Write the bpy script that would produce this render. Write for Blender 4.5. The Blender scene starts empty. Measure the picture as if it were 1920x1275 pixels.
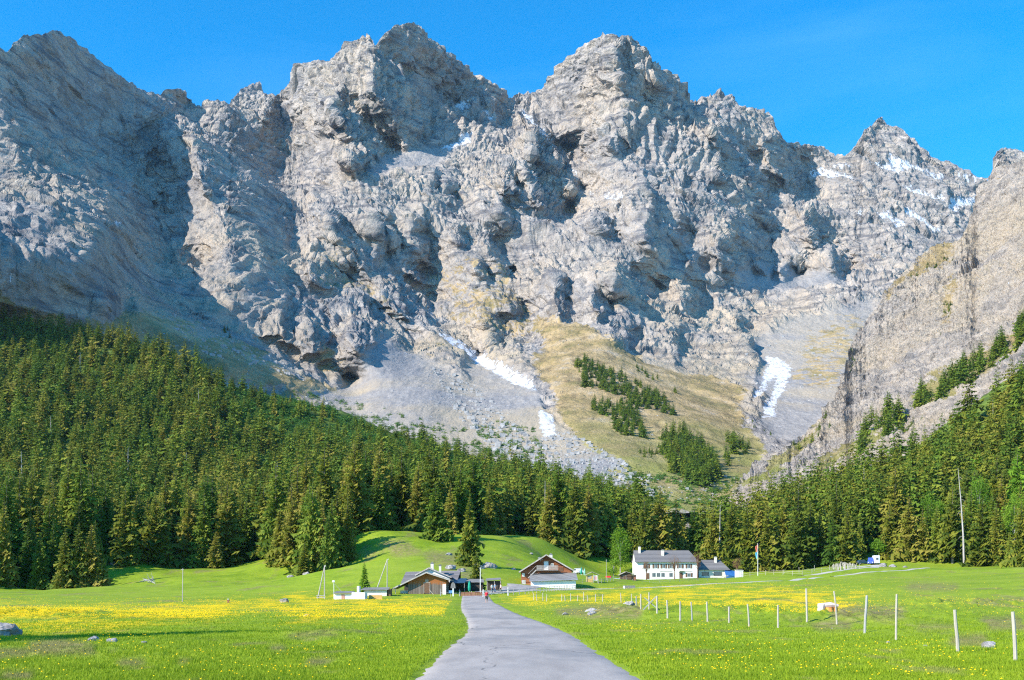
import bpy, math, random
import numpy as np
from mathutils import Vector, Matrix
random.seed(7)
scn = bpy.context.scene
col = scn.collection
R = math.radians
F = 1867.0      # focal length in photograph pixels (35 mm lens, 1920 px wide)
HOR = 1105.0    # eye level in the photograph
EYE = 1.7

# ---------------------------------------------------------------- camera
cam = bpy.data.cameras.new('camera')
cam.lens = 35.0; cam.sensor_width = 36.0
cam.shift_y = (HOR-637.5)/1920.0
cam.clip_start = 0.3; cam.clip_end = 20000
camo = bpy.data.objects.new('camera', cam); col.objects.link(camo)
camo.location = (0, 0, EYE); camo.rotation_euler = (R(90), 0, 0)
scn.camera = camo
# ---------------------------------------------------------------- light
SUN = Vector((-0.73, -0.45, 0.52)).normalized()
sun = bpy.data.lights.new('sun', 'SUN'); sun.energy = 5.0; sun.angle = R(0.53)
sun.color = (1.0, 0.925, 0.82)
suno = bpy.data.objects.new('sun', sun); col.objects.link(suno)
suno.rotation_euler = SUN.to_track_quat('Z', 'Y').to_euler(); suno.location = (-300, -200, 300)
w = bpy.data.worlds.new('World'); scn.world = w; w.use_nodes = True
nt = w.node_tree; nt.nodes.clear()
sky = nt.nodes.new('ShaderNodeTexSky'); sky.sky_type = 'NISHITA'; sky.sun_disc = False
sky.sun_elevation = math.asin(SUN.z); sky.sun_rotation = math.atan2(SUN.x, SUN.y)
sky.altitude = 1500; sky.air_density = 1.0; sky.dust_density = 0.25; sky.ozone_density = 3.0
hs = nt.nodes.new('ShaderNodeHueSaturation'); hs.inputs['Saturation'].default_value = 1.4
hs.inputs['Hue'].default_value = 0.487; hs.inputs['Value'].default_value = 1.4
tc = nt.nodes.new('ShaderNodeTexCoord'); mp = nt.nodes.new('ShaderNodeMapping')
mp.inputs['Scale'].default_value = (1.6, 1.2, 7.0); mp.inputs['Rotation'].default_value = (0.25, 0.35, 0.2)
cn = nt.nodes.new('ShaderNodeTexNoise'); cn.inputs['Scale'].default_value = 2.2; cn.inputs['Detail'].default_value = 7; cn.inputs['Distortion'].default_value = 0.6
cr = nt.nodes.new('ShaderNodeValToRGB'); cr.color_ramp.elements[0].position = 0.47; cr.color_ramp.elements[1].position = 0.85
cr.color_ramp.elements[1].color = (0.16, 0.16, 0.16, 1)
cx = nt.nodes.new('ShaderNodeMixRGB'); cx.inputs['Color2'].default_value = (1.6, 3.6, 6.2, 1)
bg = nt.nodes.new('ShaderNodeBackground'); bg.inputs['Strength'].default_value = 0.15
wo = nt.nodes.new('ShaderNodeOutputWorld')
L = nt.links.new
L(tc.outputs['Generated'], mp.inputs['Vector']); L(mp.outputs[0], cn.inputs['Vector']); L(cn.outputs['Fac'], cr.inputs['Fac'])
L(sky.outputs[0], hs.inputs['Color']); tm = nt.nodes.new('ShaderNodeMixRGB'); tm.blend_type = 'MULTIPLY'; tm.inputs['Fac'].default_value = 1.0; tm.inputs['Color2'].default_value = (0.66, 0.84, 0.94, 1)
L(hs.outputs[0], tm.inputs['Color1']); L(tm.outputs[0], cx.inputs['Color1']); L(cr.outputs['Color'], cx.inputs['Fac'])
L(cx.outputs[0], bg.inputs['Color']); L(bg.outputs[0], wo.inputs['Surface'])
scn.view_settings.view_transform = 'Standard'; scn.view_settings.look = 'None'
scn.view_settings.exposure = 0.80; scn.view_settings.gamma = 1.0
scn.cycles.max_bounces = 4; scn.cycles.diffuse_bounces = 1; scn.cycles.transparent_max_bounces = 6
scn.cycles.use_denoising = False; scn.cycles.pixel_filter_type = 'BLACKMAN_HARRIS'; scn.cycles.filter_width = 1.2
scn.cycles.volume_bounces = 0; scn.cycles.volume_step_rate = 4

# ---------------------------------------------------------------- numeric helpers
_r = np.random.RandomState(5)
_perm = _r.permutation(256); _perm = np.concatenate([_perm, _perm]).astype(np.int32)
_ga = _r.rand(256)*2*np.pi; _gx = np.cos(_ga).astype(np.float32); _gy = np.sin(_ga).astype(np.float32)
def perlin(x, y, s=0):
    x = np.asarray(x, np.float32)+s*17.37; y = np.asarray(y, np.float32)+s*9.71
    xi = np.floor(x).astype(np.int32); yi = np.floor(y).astype(np.int32)
    xf = x-xi; yf = y-yi
    def g(ix, iy, dx, dy):
        h = _perm[_perm[(ix+s) & 255]+(iy & 255)]
        return _gx[h]*dx+_gy[h]*dy
    u = xf*xf*xf*(xf*(xf*6-15)+10); v = yf*yf*yf*(yf*(yf*6-15)+10)
    a = g(xi, yi, xf, yf); b = g(xi+1, yi, xf-1, yf); c = g(xi, yi+1, xf, yf-1); d = g(xi+1, yi+1, xf-1, yf-1)
    return ((a+(b-a)*u)+((c+(d-c)*u)-(a+(b-a)*u))*v)*1.45
def fbm(x, y, o=5, gain=0.5, s=0):
    t = 0; a = 1.0
    for i in range(o):
        t = t+a*perlin(x, y, s+i); x = x*2.03; y = y*2.03; a *= gain
    return t
def ridged(x, y, o=4, gain=0.5, s=0):
    t = 0; a = 1.0; w_ = 1.0
    for i in range(o):
        n = 1-np.abs(perlin(x, y, s+i)); n = n*n*w_
        t = t+a*n; w_ = np.clip(n*1.6, 0, 1); x = x*2.07; y = y*2.07; a *= gain
    return t-0.8
def facet(x, y, s=0):
    """union of tilted pyramids with random sizes: flat faces, sharp crests and sharp gullies"""
    x = np.asarray(x, np.float32)+s*13.1; y = np.asarray(y, np.float32)+s*7.7
    xi = np.floor(x).astype(np.int32); yi = np.floor(y).astype(np.int32); best = np.full(x.shape, -9, np.float32)
    for i in (-1, 0, 1):
        for j in (-1, 0, 1):
            h = _perm[_perm[(xi+i+s) & 255]+((yi+j) & 255)]; h2 = _perm[(h+57) & 255]; h3 = _perm[(h2+101) & 255]
            dx = x-(xi+i)-h*(1/256); dy = y-(yi+j)-h2*(1/256)
            cx_, sx_ = _gx[h3], _gy[h3]
            e1 = np.abs(dx*cx_+dy*sx_); e2 = np.abs(dy*cx_-dx*sx_)
            v = _perm[(h3+31) & 255]*(0.7/256)+0.45*(dx*_gx[h2]+dy*_gy[h2])-0.62*e1-0.95*e2
            np.maximum(best, v, out=best)
    return best-0.12
_g3 = _r.randn(3, 256); _g3 = (_g3/np.linalg.norm(_g3, axis=0)).astype(np.float32)
def facet3(x, y, z, s=0):
    """3-D version of facet, eight nearest cells"""
    x = x.astype(np.float32)+s*13.1; y = y.astype(np.float32)+s*7.7; z = z.astype(np.float32)+s*3.3
    xi = np.floor(x-.5).astype(np.int32); yi = np.floor(y-.5).astype(np.int32); zi = np.floor(z-.5).astype(np.int32); best = np.full(x.shape, -9, np.float32)
    for i in (0, 1):
        for j in (0, 1):
            for k in (0, 1):
                h = _perm[_perm[_perm[(xi+i+s) & 255]+((yi+j) & 255)]+((zi+k) & 255)]; h2 = _perm[(h+57) & 255]; h3 = _perm[(h2+101) & 255]
                dx = x-(xi+i)-.15-h*(.7/256); dy = y-(yi+j)-.15-h2*(.7/256); dz = z-(zi+k)-.15-h3*(.7/256)
                v = _perm[(h3+31) & 255]*(0.6/256)-0.75*np.abs(dx*_g3[0, h]+dy*_g3[1, h]+dz*_g3[2, h])-0.75*np.abs(dx*_g3[0, h2]+dy*_g3[1, h2]+dz*_g3[2, h2])-0.5*np.abs(dx*_g3[0, h3]+dy*_g3[1, h3]+dz*_g3[2, h3])
                np.maximum(best, v, out=best)
    return best+0.05
def perlin3(x, y, z, s=0):                # two crossed planes of 2-D noise sliding with height: cheap solid noise
    return 0.7*(perlin(x+z*0.61, y-z*0.37, s)+perlin(z+x*0.43+5, y*0.71-x*0.29, s+7))
def ridged3(x, y, z, o=4, gain=0.5, s=0):
    t = 0; a = 1.0; w_ = 1.0
    for i in range(o):
        n = 1-np.abs(perlin3(x, y, z, s+i))*1.2; n = n*n*w_
        t = t+a*n; w_ = np.clip(n*1.6, 0, 1); x = x*2.07; y = y*2.07; z = z*2.07; a *= gain
    return t-0.8
def smooth2(A, n):
    for _ in range(n):
        A = A.copy(); A[1:-1] = (A[:-2]+2*A[1:-1]+A[2:])/4; A[:, 1:-1] = (A[:, :-2]+2*A[:, 1:-1]+A[:, 2:])/4
    return A
def normals_of(P, sm):
    Q = np.stack([smooth2(P[..., i], sm) for i in range(3)], -1)
    n = np.cross(np.gradient(Q, axis=1), np.gradient(Q, axis=0)); n /= np.linalg.norm(n, axis=-1, keepdims=True)+1e-9
    return n*-np.sign((n*(P-np.array([0, 0, EYE]))).sum(-1, keepdims=True))
def sstep(a, b, x):
    t = np.clip((x-a)/(b-a), 0, 1); return t*t*(3-2*t)
def inpoly(poly, X, Y):
    ins = np.zeros(X.shape, bool); n = len(poly)
    for i in range(n):
        x1, y1 = poly[i]; x2, y2 = poly[(i+1) % n]
        if y1 == y2: continue
        c = ((y1 > Y) != (y2 > Y)) & (X < (x2-x1)*(Y-y1)/(y2-y1)+x1)
        ins ^= c
    return ins
def gblur(a, s):
    n = int(3*s)+1; k = np.exp(-0.5*(np.arange(-n, n+1)/s)**2); k /= k.sum()
    p = np.pad(a, n, mode='edge')
    p = np.apply_along_axis(lambda r: np.convolve(r, k, 'valid'), 1, p)
    return np.apply_along_axis(lambda r: np.convolve(r, k, 'valid'), 0, p)
class Grid:                                   # a table over the view directions, read by bilinear sampling
    def __init__(s, x0, x1, y0, y1, st):
        s.x0, s.y0, s.st = x0, y0, st
        s.xs = np.arange(x0, x1+st, st, dtype=np.float64); s.ys = np.arange(y0, y1+st, st, dtype=np.float64)
        s.X, s.Y = np.meshgrid(s.xs, s.ys)
    def mask(s, polys, blur=1.0):
        m = np.zeros(s.X.shape)
        for p in polys: m[inpoly(p, s.X, s.Y)] = 1
        return gblur(m, blur) if blur else m
    def samp(s, A, px, py):
        fx = np.clip((px-s.x0)/s.st, 0, A.shape[1]-1.001); fy = np.clip((py-s.y0)/s.st, 0, A.shape[0]-1.001)
        ix = fx.astype(int); iy = fy.astype(int); fx = fx-ix; fy = fy-iy
        return (A[iy, ix]*(1-fx)+A[iy, ix+1]*fx)*(1-fy)+(A[iy+1, ix]*(1-fx)+A[iy+1, ix+1]*fx)*fy
class TPS:
    def __init__(s, pts, vals, sc, lam=1e-3):
        s.P = np.array(pts, float)/sc; s.sc = sc; n = len(s.P)
        K = s.k(np.linalg.norm(s.P[:, None]-s.P[None], axis=2))+lam*np.eye(n)
        Q = np.hstack([np.ones((n, 1)), s.P]); A = np.zeros((n+3, n+3))
        A[:n, :n] = K; A[:n, n:] = Q; A[n:, :n] = Q.T
        s.w = np.linalg.solve(A, np.concatenate([np.array(vals, float), np.zeros(3)]))
    def k(s, r): return r*r*np.log(r+1e-9)
    def __call__(s, x, y):
        sh = np.shape(x); x = np.ravel(x)/s.sc; y = np.ravel(y)/s.sc
        o = s.w[-3]+s.w[-2]*x+s.w[-1]*y
        for i, (a, b) in enumerate(s.P): o = o+s.w[i]*s.k(np.sqrt((x-a)**2+(y-b)**2))
        return o.reshape(sh)
def mesh_np(name, V, Fc, mats=(), smooth=True, attrs=None, n=None):
    """V (N,3), Fc (M,3|4) -> mesh, attrs = {name: (N,3) point colours}"""
    me = bpy.data.meshes.new(name); V = np.asarray(V, np.float32); Fc = np.asarray(Fc, np.int32)
    k = Fc.shape[1]
    me.vertices.add(len(V)); me.vertices.foreach_set('co', V.ravel())
    me.loops.add(Fc.size); me.loops.foreach_set('vertex_index', Fc.ravel())
    me.polygons.add(len(Fc)); me.polygons.foreach_set('loop_start', np.arange(0, Fc.size, k, dtype=np.int32))
    me.polygons.foreach_set('loop_total', np.full(len(Fc), k, np.int32))
    me.update(calc_edges=True)
    me.polygons.foreach_set('use_smooth', np.full(len(Fc), smooth))
    for kx, a in (attrs or {}).items():
        at_ = me.color_attributes.new(kx, 'FLOAT_COLOR', 'POINT')
        c4 = np.ones((len(V), 4), np.float32); c4[:, :3] = a; at_.data.foreach_set('color', c4.ravel())
    for m in mats: me.materials.append(m)
    return me
def grid_faces(nr, nc):
    i = np.arange((nr-1)*nc).reshape(nr-1, nc)[:, :-1].ravel()
    return np.stack([i, i+1, i+nc+1, i+nc], 1)
def link(name, me, parent=None, loc=(0, 0, 0), rz=0):
    o = bpy.data.objects.new(name, me); col.objects.link(o); o.location = loc; o.rotation_euler = (0, 0, rz)
    if parent: o.parent = parent
    return o
def tag(o, label=None, cat=None, group=None, kind=None):
    if label: o['label'] = label
    if cat: o['category'] = cat
    if group: o['group'] = group
    if kind: o['kind'] = kind
    return o

# ---------------------------------------------------------------- materials
class NM:
    """small node-material writer"""
    def __init__(s, name, rough=0.8, spec=0.2):
        s.m = bpy.data.materials.new(name); s.m.use_nodes = True; s.t = s.m.node_tree; s.b = s.t.nodes['Principled BSDF']
        s.b.inputs['Roughness'].default_value = rough; s.b.inputs['Specular IOR Level'].default_value = spec
        s.co = s.t.nodes.new('ShaderNodeTexCoord').outputs['Object']
    def new(s, ty): return s.t.nodes.new(ty)
    def L(s, a, b): s.t.links.new(a, b)
    def noise(s, scale, detail=5, rough=0.55, vec=None, dist=0.0, stretch=None, rot=None):
        n = s.new('ShaderNodeTexNoise'); n.inputs['Scale'].default_value = scale; n.inputs['Detail'].default_value = detail
        n.inputs['Roughness'].default_value = rough; n.inputs['Distortion'].default_value = dist
        v = vec or s.co
        if stretch or rot:
            mp = s.new('ShaderNodeMapping'); mp.inputs['Scale'].default_value = stretch or (1, 1, 1); mp.inputs['Rotation'].default_value = rot or (0, 0, 0)
            s.L(v, mp.inputs['Vector']); v = mp.outputs[0]
        s.L(v, n.inputs['Vector']); return n.outputs['Fac']
    def ramp(s, fac, stops):
        r = s.new('ShaderNodeValToRGB'); e = r.color_ramp.elements
        while len(e) < len(stops): e.new(0.5)
        for i, (p, c) in enumerate(stops):
            e[i].position = p; e[i].color = (c if len(c) == 4 else (*c, 1)) if hasattr(c, '__len__') else (c, c, c, 1)
        s.L(fac, r.inputs['Fac']); return r.outputs['Color']
    def mix(s, fac, a, b, mode='MIX'):
        m = s.new('ShaderNodeMixRGB'); m.blend_type = mode
        for k, v in (('Fac', fac), ('Color1', a), ('Color2', b)):
            if hasattr(v, 'is_linked'): s.L(v, m.inputs[k])
            elif k == 'Fac': m.inputs[k].default_value = v
            else: m.inputs[k].default_value = (*v, 1)
        return m.outputs[0]
    def math(s, op, a, b=0.0, clamp=False):
        m = s.new('ShaderNodeMath'); m.operation = op; m.use_clamp = clamp
        for i, v in enumerate((a, b)):
            if hasattr(v, 'is_linked'): s.L(v, m.inputs[i])
            else: m.inputs[i].default_value = v
        return m.outputs[0]
    def attr(s, name):
        a = s.new('ShaderNodeAttribute'); a.attribute_name = name
        x = s.new('ShaderNodeSeparateColor'); s.L(a.outputs['Color'], x.inputs[0]); return x.outputs
    def bump(s, h, strength, dist):
        b = s.new('ShaderNodeBump'); b.inputs['Strength'].default_value = strength; b.inputs['Distance'].default_value = dist
        s.L(h, b.inputs['Height']); s.L(b.outputs[0], s.b.inputs['Normal'])
    def col(s, c):
        if hasattr(c, 'is_linked'): s.L(c, s.b.inputs['Base Color'])
        else: s.b.inputs['Base Color'].default_value = (*c, 1)
        return s.m
# ================================================================ THE MASSIF
SKY_L = [(-260,70),(-150,60),(-60,62),(0,80),(12,94),(22,75),(40,64),(60,60),(75,62),(95,52),(118,50),(140,58),(160,75),(180,90),(200,108),(215,118),(230,138),(250,150),(262,152),(285,163),(310,168),(330,160),(345,170),(357,184),(368,196),(388,190),(410,181),(430,188),(440,172),(455,158),(472,151),(485,158),(500,172),(512,180),(530,165),(545,145),(575,125),(600,112),(625,100),(645,85),(660,65),(672,52),(685,50),(700,57),(712,72),(722,58),(740,46),(757,41),(775,46),(800,65),(825,85),(850,105),(870,125),(900,143),(930,165),(955,186),(970,180),(985,182),(1000,190),(1010,170),(1030,145),(1050,125),(1065,100),(1075,98),(1085,85),(1105,75),(1130,68),(1150,74),(1175,72),(1200,80),(1212,95),(1225,110),(1245,125),(1260,135),(1275,160),(1290,180),(1300,187),(1320,182),(1345,176),(1365,176),(1380,188),(1400,190),(1420,200),(1440,208),(1450,225),(1460,243),(1478,260),(1500,263),(1530,265),(1545,263),(1560,275),(1585,288),(1600,275),(1615,245),(1630,235),(1640,222),(1652,212),(1670,220),(1685,232),(1700,248),(1730,270),(1760,288),(1800,305),(1835,320),(1845,330),(1855,330),(1860,300),(1870,280),(1885,265),(1900,263),(1915,272),(1930,280),(1960,290),(2200,300)]
DPTS = [(-250,60,1700),(-250,300,1350),(-250,430,1040),(-250,620,1010),(-250,800,1000),(-250,960,990),
 (0,80,1800),(60,300,1650),(20,340,1480),(20,430,1110),(0,560,1045),(0,640,1025),(0,800,1010),(100,50,1950),(200,300,2000),(130,330,1650),(110,430,1120),(185,450,1150),(150,560,1075),(150,700,1030),(100,950,1010),
 (230,150,2150),(300,350,2000),(260,450,1700),(290,540,1480),(200,560,1090),(270,640,1200),(250,720,1080),(300,800,1090),
 (350,200,2300),(335,255,2060),(400,350,1800),(340,400,1800),(400,480,1640),(400,600,1430),(420,690,1200),(400,850,1060),
 (520,180,2750),(540,330,2400),(560,500,1880),(560,640,1480),(540,730,1180),(560,850,1020),
 (690,50,2550),(690,200,2450),(700,320,2300),(700,450,2100),(700,560,1850),(700,630,1480),(700,740,1200),(700,840,1020),(700,940,960),
 (850,105,2700),(850,230,2550),(850,350,2350),(850,480,2080),(850,590,1750),(850,700,1380),(850,800,1130),(850,900,930),
 (1000,190,2950),(1000,330,2550),(1000,480,2150),(1000,600,1800),(1000,720,1400),(1000,820,1090),(1000,930,850),
 (1140,70,2700),(1140,220,2580),(1140,380,2350),(1140,520,2050),(1140,640,1650),(1140,740,1320),(1140,850,1000),(1140,940,820),
 (1300,187,2850),(1300,300,2680),(1300,450,2350),(1300,600,2000),(1300,720,1560),(1300,820,1150),(1300,940,830),
 (1450,230,3000),(1450,400,2750),(1450,550,2380),(1450,680,1850),(1450,800,1350),(1450,930,900),
 (1550,265,3080),(1580,400,2850),(1600,520,2480),(1600,640,2000),(1600,760,1500),(1600,930,1000),
 (1650,212,3250),(1680,330,3080),(1720,450,2800),(1750,600,2350),(1800,900,1300),
 (1890,265,3350),(1900,400,3150),(1900,600,2500),(2150,300,3500),(2150,600,2700),(2150,930,1600)]
SHADE = [
 [(0,89),(47,118),(89,141),(108,165),(141,155),(202,132),(226,136),(263,165),(306,174),(350,193),(325,207),(292,226),(268,263),(245,292),(226,339),(198,376),(188,404),(207,437),(198,470),(160,404),(122,372),(94,348),(80,320),(38,301),(33,282),(28,245),(9,221),(5,155),(-20,146)],
 [(-120,400),(0,405),(50,412),(85,418),(110,395),(160,410),(198,440),(193,475),(228,520),(238,575),(205,600),(100,580),(0,560),(-120,520)],
 [(240,500),(285,550),(340,578),(400,605),(450,628),(520,650),(580,685),(655,705),(640,730),(600,738),(540,715),(480,690),(400,660),(320,620),(260,580)],
 [(50,318),(90,340),(99,367),(141,400),(136,405),(108,376),(61,348),(28,334)],
 [(517,188),(527,207),(527,235),(494,221),(505,198)],
 [(712,75),(726,113),(763,136),(806,160),(839,193),(834,207),(801,226),(787,259),(768,277),(755,250),(740,220),(715,190),(700,165),(703,130),(705,95)],
 [(640,165),(655,200),(680,225),(715,250),(740,280),(735,290),(700,300),(672,325),(650,305),(672,270),(640,240),(630,200)],
 [(923,188),(937,207),(942,235),(932,228),(923,207)],
 [(1158,86),(1172,115),(1177,158),(1201,192),(1192,190),(1168,158),(1158,125)],
 [(1240,125),(1287,177),(1297,201),(1268,187),(1249,158),(1225,139)],
 [(1508,402),(1556,460),(1556,470),(1532,460),(1517,431)],
 [(1560,470),(1590,500),(1580,515),(1560,495)],
 [(347,205),(373,233),(403,260),(420,294),(442,327),(459,344),(492,361),(526,372),(540,394),(543,428),(546,472),(526,461),(492,439),(476,422),(467,394),(453,366),(448,339),(414,336),(400,355),(389,350),(373,322),(367,260),(359,244),(342,233),(333,216)],
 [(403,260),(426,266),(459,288),(492,305),(520,319),(492,322),(459,308),(431,294),(420,280)],
 [(239,400),(264,406),(289,422),(300,439),(311,472),(311,495),(289,500),(264,472),(247,433)],
 [(286,344),(303,361),(306,383),(294,380)],
 [(470,439),(492,445),(515,478),(537,517),(537,539),(509,545),(490,523),(484,495),(473,472)],
 [(579,495),(615,509),(649,523),(660,545),(626,534),(593,517)],
 [(325,461),(347,470),(364,489),(359,503),(342,495)],
 [(269,272),(292,288),(292,316),(275,322),(264,300)],
 [(537,551),(548,573),(546,601),(537,590)],
 [(571,562),(587,590),(590,629),(579,629),(571,595)],
 [(604,573),(615,601),(615,634),(601,623)],
 [(610,392),(626,409),(659,445),(682,481),(709,494),(726,512),(762,523),(793,543),(807,561),(807,588),(784,588),(767,570),(731,548),(709,523),(684,501),(655,472),(633,450),(619,418)],
 [(575,494),(610,503),(642,519),(664,543),(659,552),(637,539),(619,526),(588,508)],
 [(673,575),(709,592),(744,610),(771,628),(784,651),(762,642),(735,628),(713,633),(704,646),(668,651),(662,619),(659,588)],
 [(726,548),(753,557),(780,579),(798,597),(825,610),(842,628),(878,646),(901,668),(869,659),(842,646),(816,633),(798,610),(762,584),(731,566)],
 [(771,427),(787,436),(798,459),(802,481),(796,485),(784,468),(773,445)],
 [(700,414),(713,427),(720,445),(713,445),(702,427)],
 [(733,436),(744,445),(749,468),(742,468)],
 [(858,427),(867,441),(876,459),(867,461),(858,443)],
 [(914,441),(932,454),(941,490),(934,494),(918,472),(909,454)],
 [(934,369),(947,383),(956,409),(950,409),(936,387)],
 [(950,320),(970,342),(976,365),(963,365),(952,338)],
 [(981,302),(1008,329),(1030,356),(1030,383),(1012,376),(1001,351),(985,325)],
 [(934,503),(961,507),(962,519),(938,517)],
 [(950,561),(968,570),(981,588),(963,592),(950,579)],
 [(709,459),(726,468),(722,485),(704,494),(695,481)],
 [(909,599),(932,595),(947,610),(927,617)],
 [(918,635),(945,635),(947,647),(927,650)],
 [(896,494),(918,519),(905,522),(892,503)],
 [(778,501),(801,511),(799,521),(779,518)],
 [(546,530),(558,557),(553,581),(544,561)],
 [(577,566),(589,592),(584,619),(571,610)],
 [(597,592),(619,601),(622,637),(610,657),(592,655),(588,628)],
 [(530,584),(543,601),(549,633),(534,628)],
 [(811,325),(822,338),(821,356),(810,351)],
 [(834,351),(857,374),(842,379)],
 [(1000,240),(1025,260),(1055,280),(1065,295),(1063,313),(1045,308),(1020,300),(1000,285)],
 [(1000,325),(1020,345),(1030,366),(1050,376),(1070,376),(1065,391),(1040,393),(1015,381),(1000,366)],
 [(1065,338),(1090,353),(1088,363),(1068,358)],
 [(1208,338),(1226,345),(1228,371),(1211,376),(1208,356)],
 [(1143,263),(1166,278),(1168,290),(1151,280)],
 [(1326,230),(1351,240),(1382,275),(1417,300),(1402,298),(1371,280),(1346,255)],
 [(1407,305),(1432,330),(1452,361),(1437,361),(1417,335),(1404,320)],
 [(1340,308),(1350,325),(1348,341),(1339,330)],
 [(1437,260),(1462,265),(1492,295),(1505,330),(1507,358),(1482,345),(1462,325),(1447,295)],
 [(1110,411),(1131,426),(1156,446),(1151,453),(1131,448),(1113,431)],
 [(1216,396),(1226,403),(1236,431),(1256,456),(1271,481),(1251,481),(1226,466),(1211,441),(1213,416)],
 [(1261,431),(1286,441),(1291,456),(1271,451)],
 [(1377,401),(1402,416),(1427,441),(1437,456),(1437,471),(1417,461),(1402,446),(1371,431),(1361,416)],
 [(1361,446),(1384,446),(1387,466),(1392,491),(1412,521),(1397,519),(1377,501),(1356,481),(1351,461)],
 [(1422,471),(1442,496),(1450,521),(1436,511)],
 [(1161,491),(1186,501),(1201,526),(1231,536),(1216,556),(1216,576),(1201,576),(1196,556),(1171,541),(1151,536),(1153,516)],
 [(1274,516),(1301,541),(1311,566),(1306,586),(1291,571),(1276,546)],
 [(1110,546),(1136,561),(1141,581),(1128,586),(1113,566)],
 [(1046,521),(1061,551),(1066,586),(1053,579),(1044,546)],
 [(1145,616),(1192,623),(1187,641),(1160,638)],
 [(1261,617),(1282,652),(1275,671),(1268,662),(1268,637)],
 [(1147,587),(1160,601),(1151,616)],
 [(1381,580),(1413,612),(1402,616),(1383,596)],
 [(1396,646),(1416,668),(1402,668)],
 [(1467,500),(1497,505),(1494,515),(1469,512)],
 [(1295,481),(1322,490),(1301,495)]]
SNOW = [[(822,622),(850,636),(880,654),(920,677),(960,700),(1008,722),(1005,734),(960,720),(915,694),(870,671),(835,648)],
 [(1010,762),(1040,776),(1040,800),(1042,818),(1018,816),(1008,788)],[(815,274),(855,262),(885,256),(882,272),(840,280)],
 [(975,200),(1000,220),(1035,255),(1060,290),(1050,283),(1020,260),(985,232)],[(1125,364),(1150,368),(1178,373),(1160,381),(1135,374)],
 [(1523,308),(1545,312),(1575,323),(1615,338),(1570,342),(1535,337),(1512,326)],[(1665,290),(1720,308),(1772,325),(1770,337),(1740,327),(1710,317),(1690,327),(1660,307)],
 [(1605,298),(1680,318),(1702,333),(1650,323)],[(1682,345),(1720,358),(1772,382),(1760,387),(1700,364)],[(1775,378),(1832,363),(1832,378),(1790,397),(1802,412),(1775,397)],
 [(1630,398),(1660,401),(1702,420),(1690,430),(1650,414)],[(1680,386),(1720,400),(1768,432),(1750,433),(1700,407)],
 [(1435,664),(1455,670),(1484,688),(1482,710),(1466,740),(1452,768),(1458,780),(1430,784),(1434,762),(1448,735),(1458,706),(1442,715),(1427,752),(1408,762),(1411,740),(1427,720),(1436,690)],
 [(196,417),(228,414),(216,434)],[(1213,313),(1238,337),(1225,332)],[(850,195),(880,192),(893,205),(870,214),(850,208)],[(1065,310),(1085,330),(1092,345),(1080,335)],
 [(800,565),(812,575),(815,600),(806,590)],[(1560,300),(1600,305),(1600,312),(1565,308)],[(1790,320),(1840,333),(1838,342),(1800,332)],[(1598,396),(1622,404),(1618,412),(1600,404)],
 [(1100,355),(1118,362),(1110,368)],[(1232,420),(1248,424),(1240,429)],[(905,205),(925,222),(920,228),(903,215)]]
SCREE = [[(725,622),(745,640),(790,662),(850,700),(920,730),(1000,760),(1060,800),(1180,870),(1200,930),(900,950),(850,900),(760,840),(640,775),(560,740),(560,725),(635,730),(640,700),(690,650)],
 [(895,660),(1000,730),(1030,790),(1080,830),(1000,800),(900,730),(860,690)],[(1120,662),(1200,690),(1290,722),(1370,770),(1280,742),(1180,700)],
 [(1405,655),(1430,625),(1480,600),(1640,560),(1640,680),(1560,770),(1500,830),(1450,820),(1425,790),(1440,750),(1415,715),(1425,680)],[(240,560),(330,590),(560,690),(560,710),(400,660),(280,610)],[(680,330),(760,285),(860,265),(830,300),(740,330)],
 [(1370,510),(1440,490),(1600,520),(1540,545),(1400,545)],[(1180,900),(1230,905),(1240,960),(1160,960)]]
GRASS = [[(1010,610),(1060,642),(1120,668),(1200,700),(1300,750),(1400,800),(1440,830),(1430,860),(1400,885),(1330,900),(1200,880),(1110,840),(1035,760),(1000,700),(1005,660)],
 [(800,500),(870,480),(960,510),(1010,600),(1000,640),(930,640),(850,600),(810,560)],[(560,470),(640,480),(720,540),(760,600),(700,590),(600,520)],[(230,540),(300,552),(330,578),(290,570)],
 [(-260,550),(0,532),(60,560),(140,587),(235,577),(330,602),(480,660),(640,735),(560,745),(400,700),(200,650),(0,620),(-260,620)],[(590,650),(640,658),(635,700),(600,690),(570,670)],
 [(780,640),(860,660),(900,690),(880,700),(800,665)],[(1520,620),(1620,570),(1600,680),(1560,735),(1510,740),(1480,700)],[(600,450),(640,440),(660,480),(630,480)]]
G = Grid(-264, 2202, 0, 966, 3)
dt = TPS([(a, b) for a, b, c in DPTS], [math.log(c) for a, b, c in DPTS], 400.0, 2e-4)
D0 = np.exp(dt(G.X, G.Y)); D0 = np.clip(D0, 700, 4600)
skx = np.array([p[0] for p in SKY_L], float); sky_ = np.array([p[1] for p in SKY_L], float)
M = (G.mask(SHADE, 0.8) > 0.33)*1.0
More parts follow.
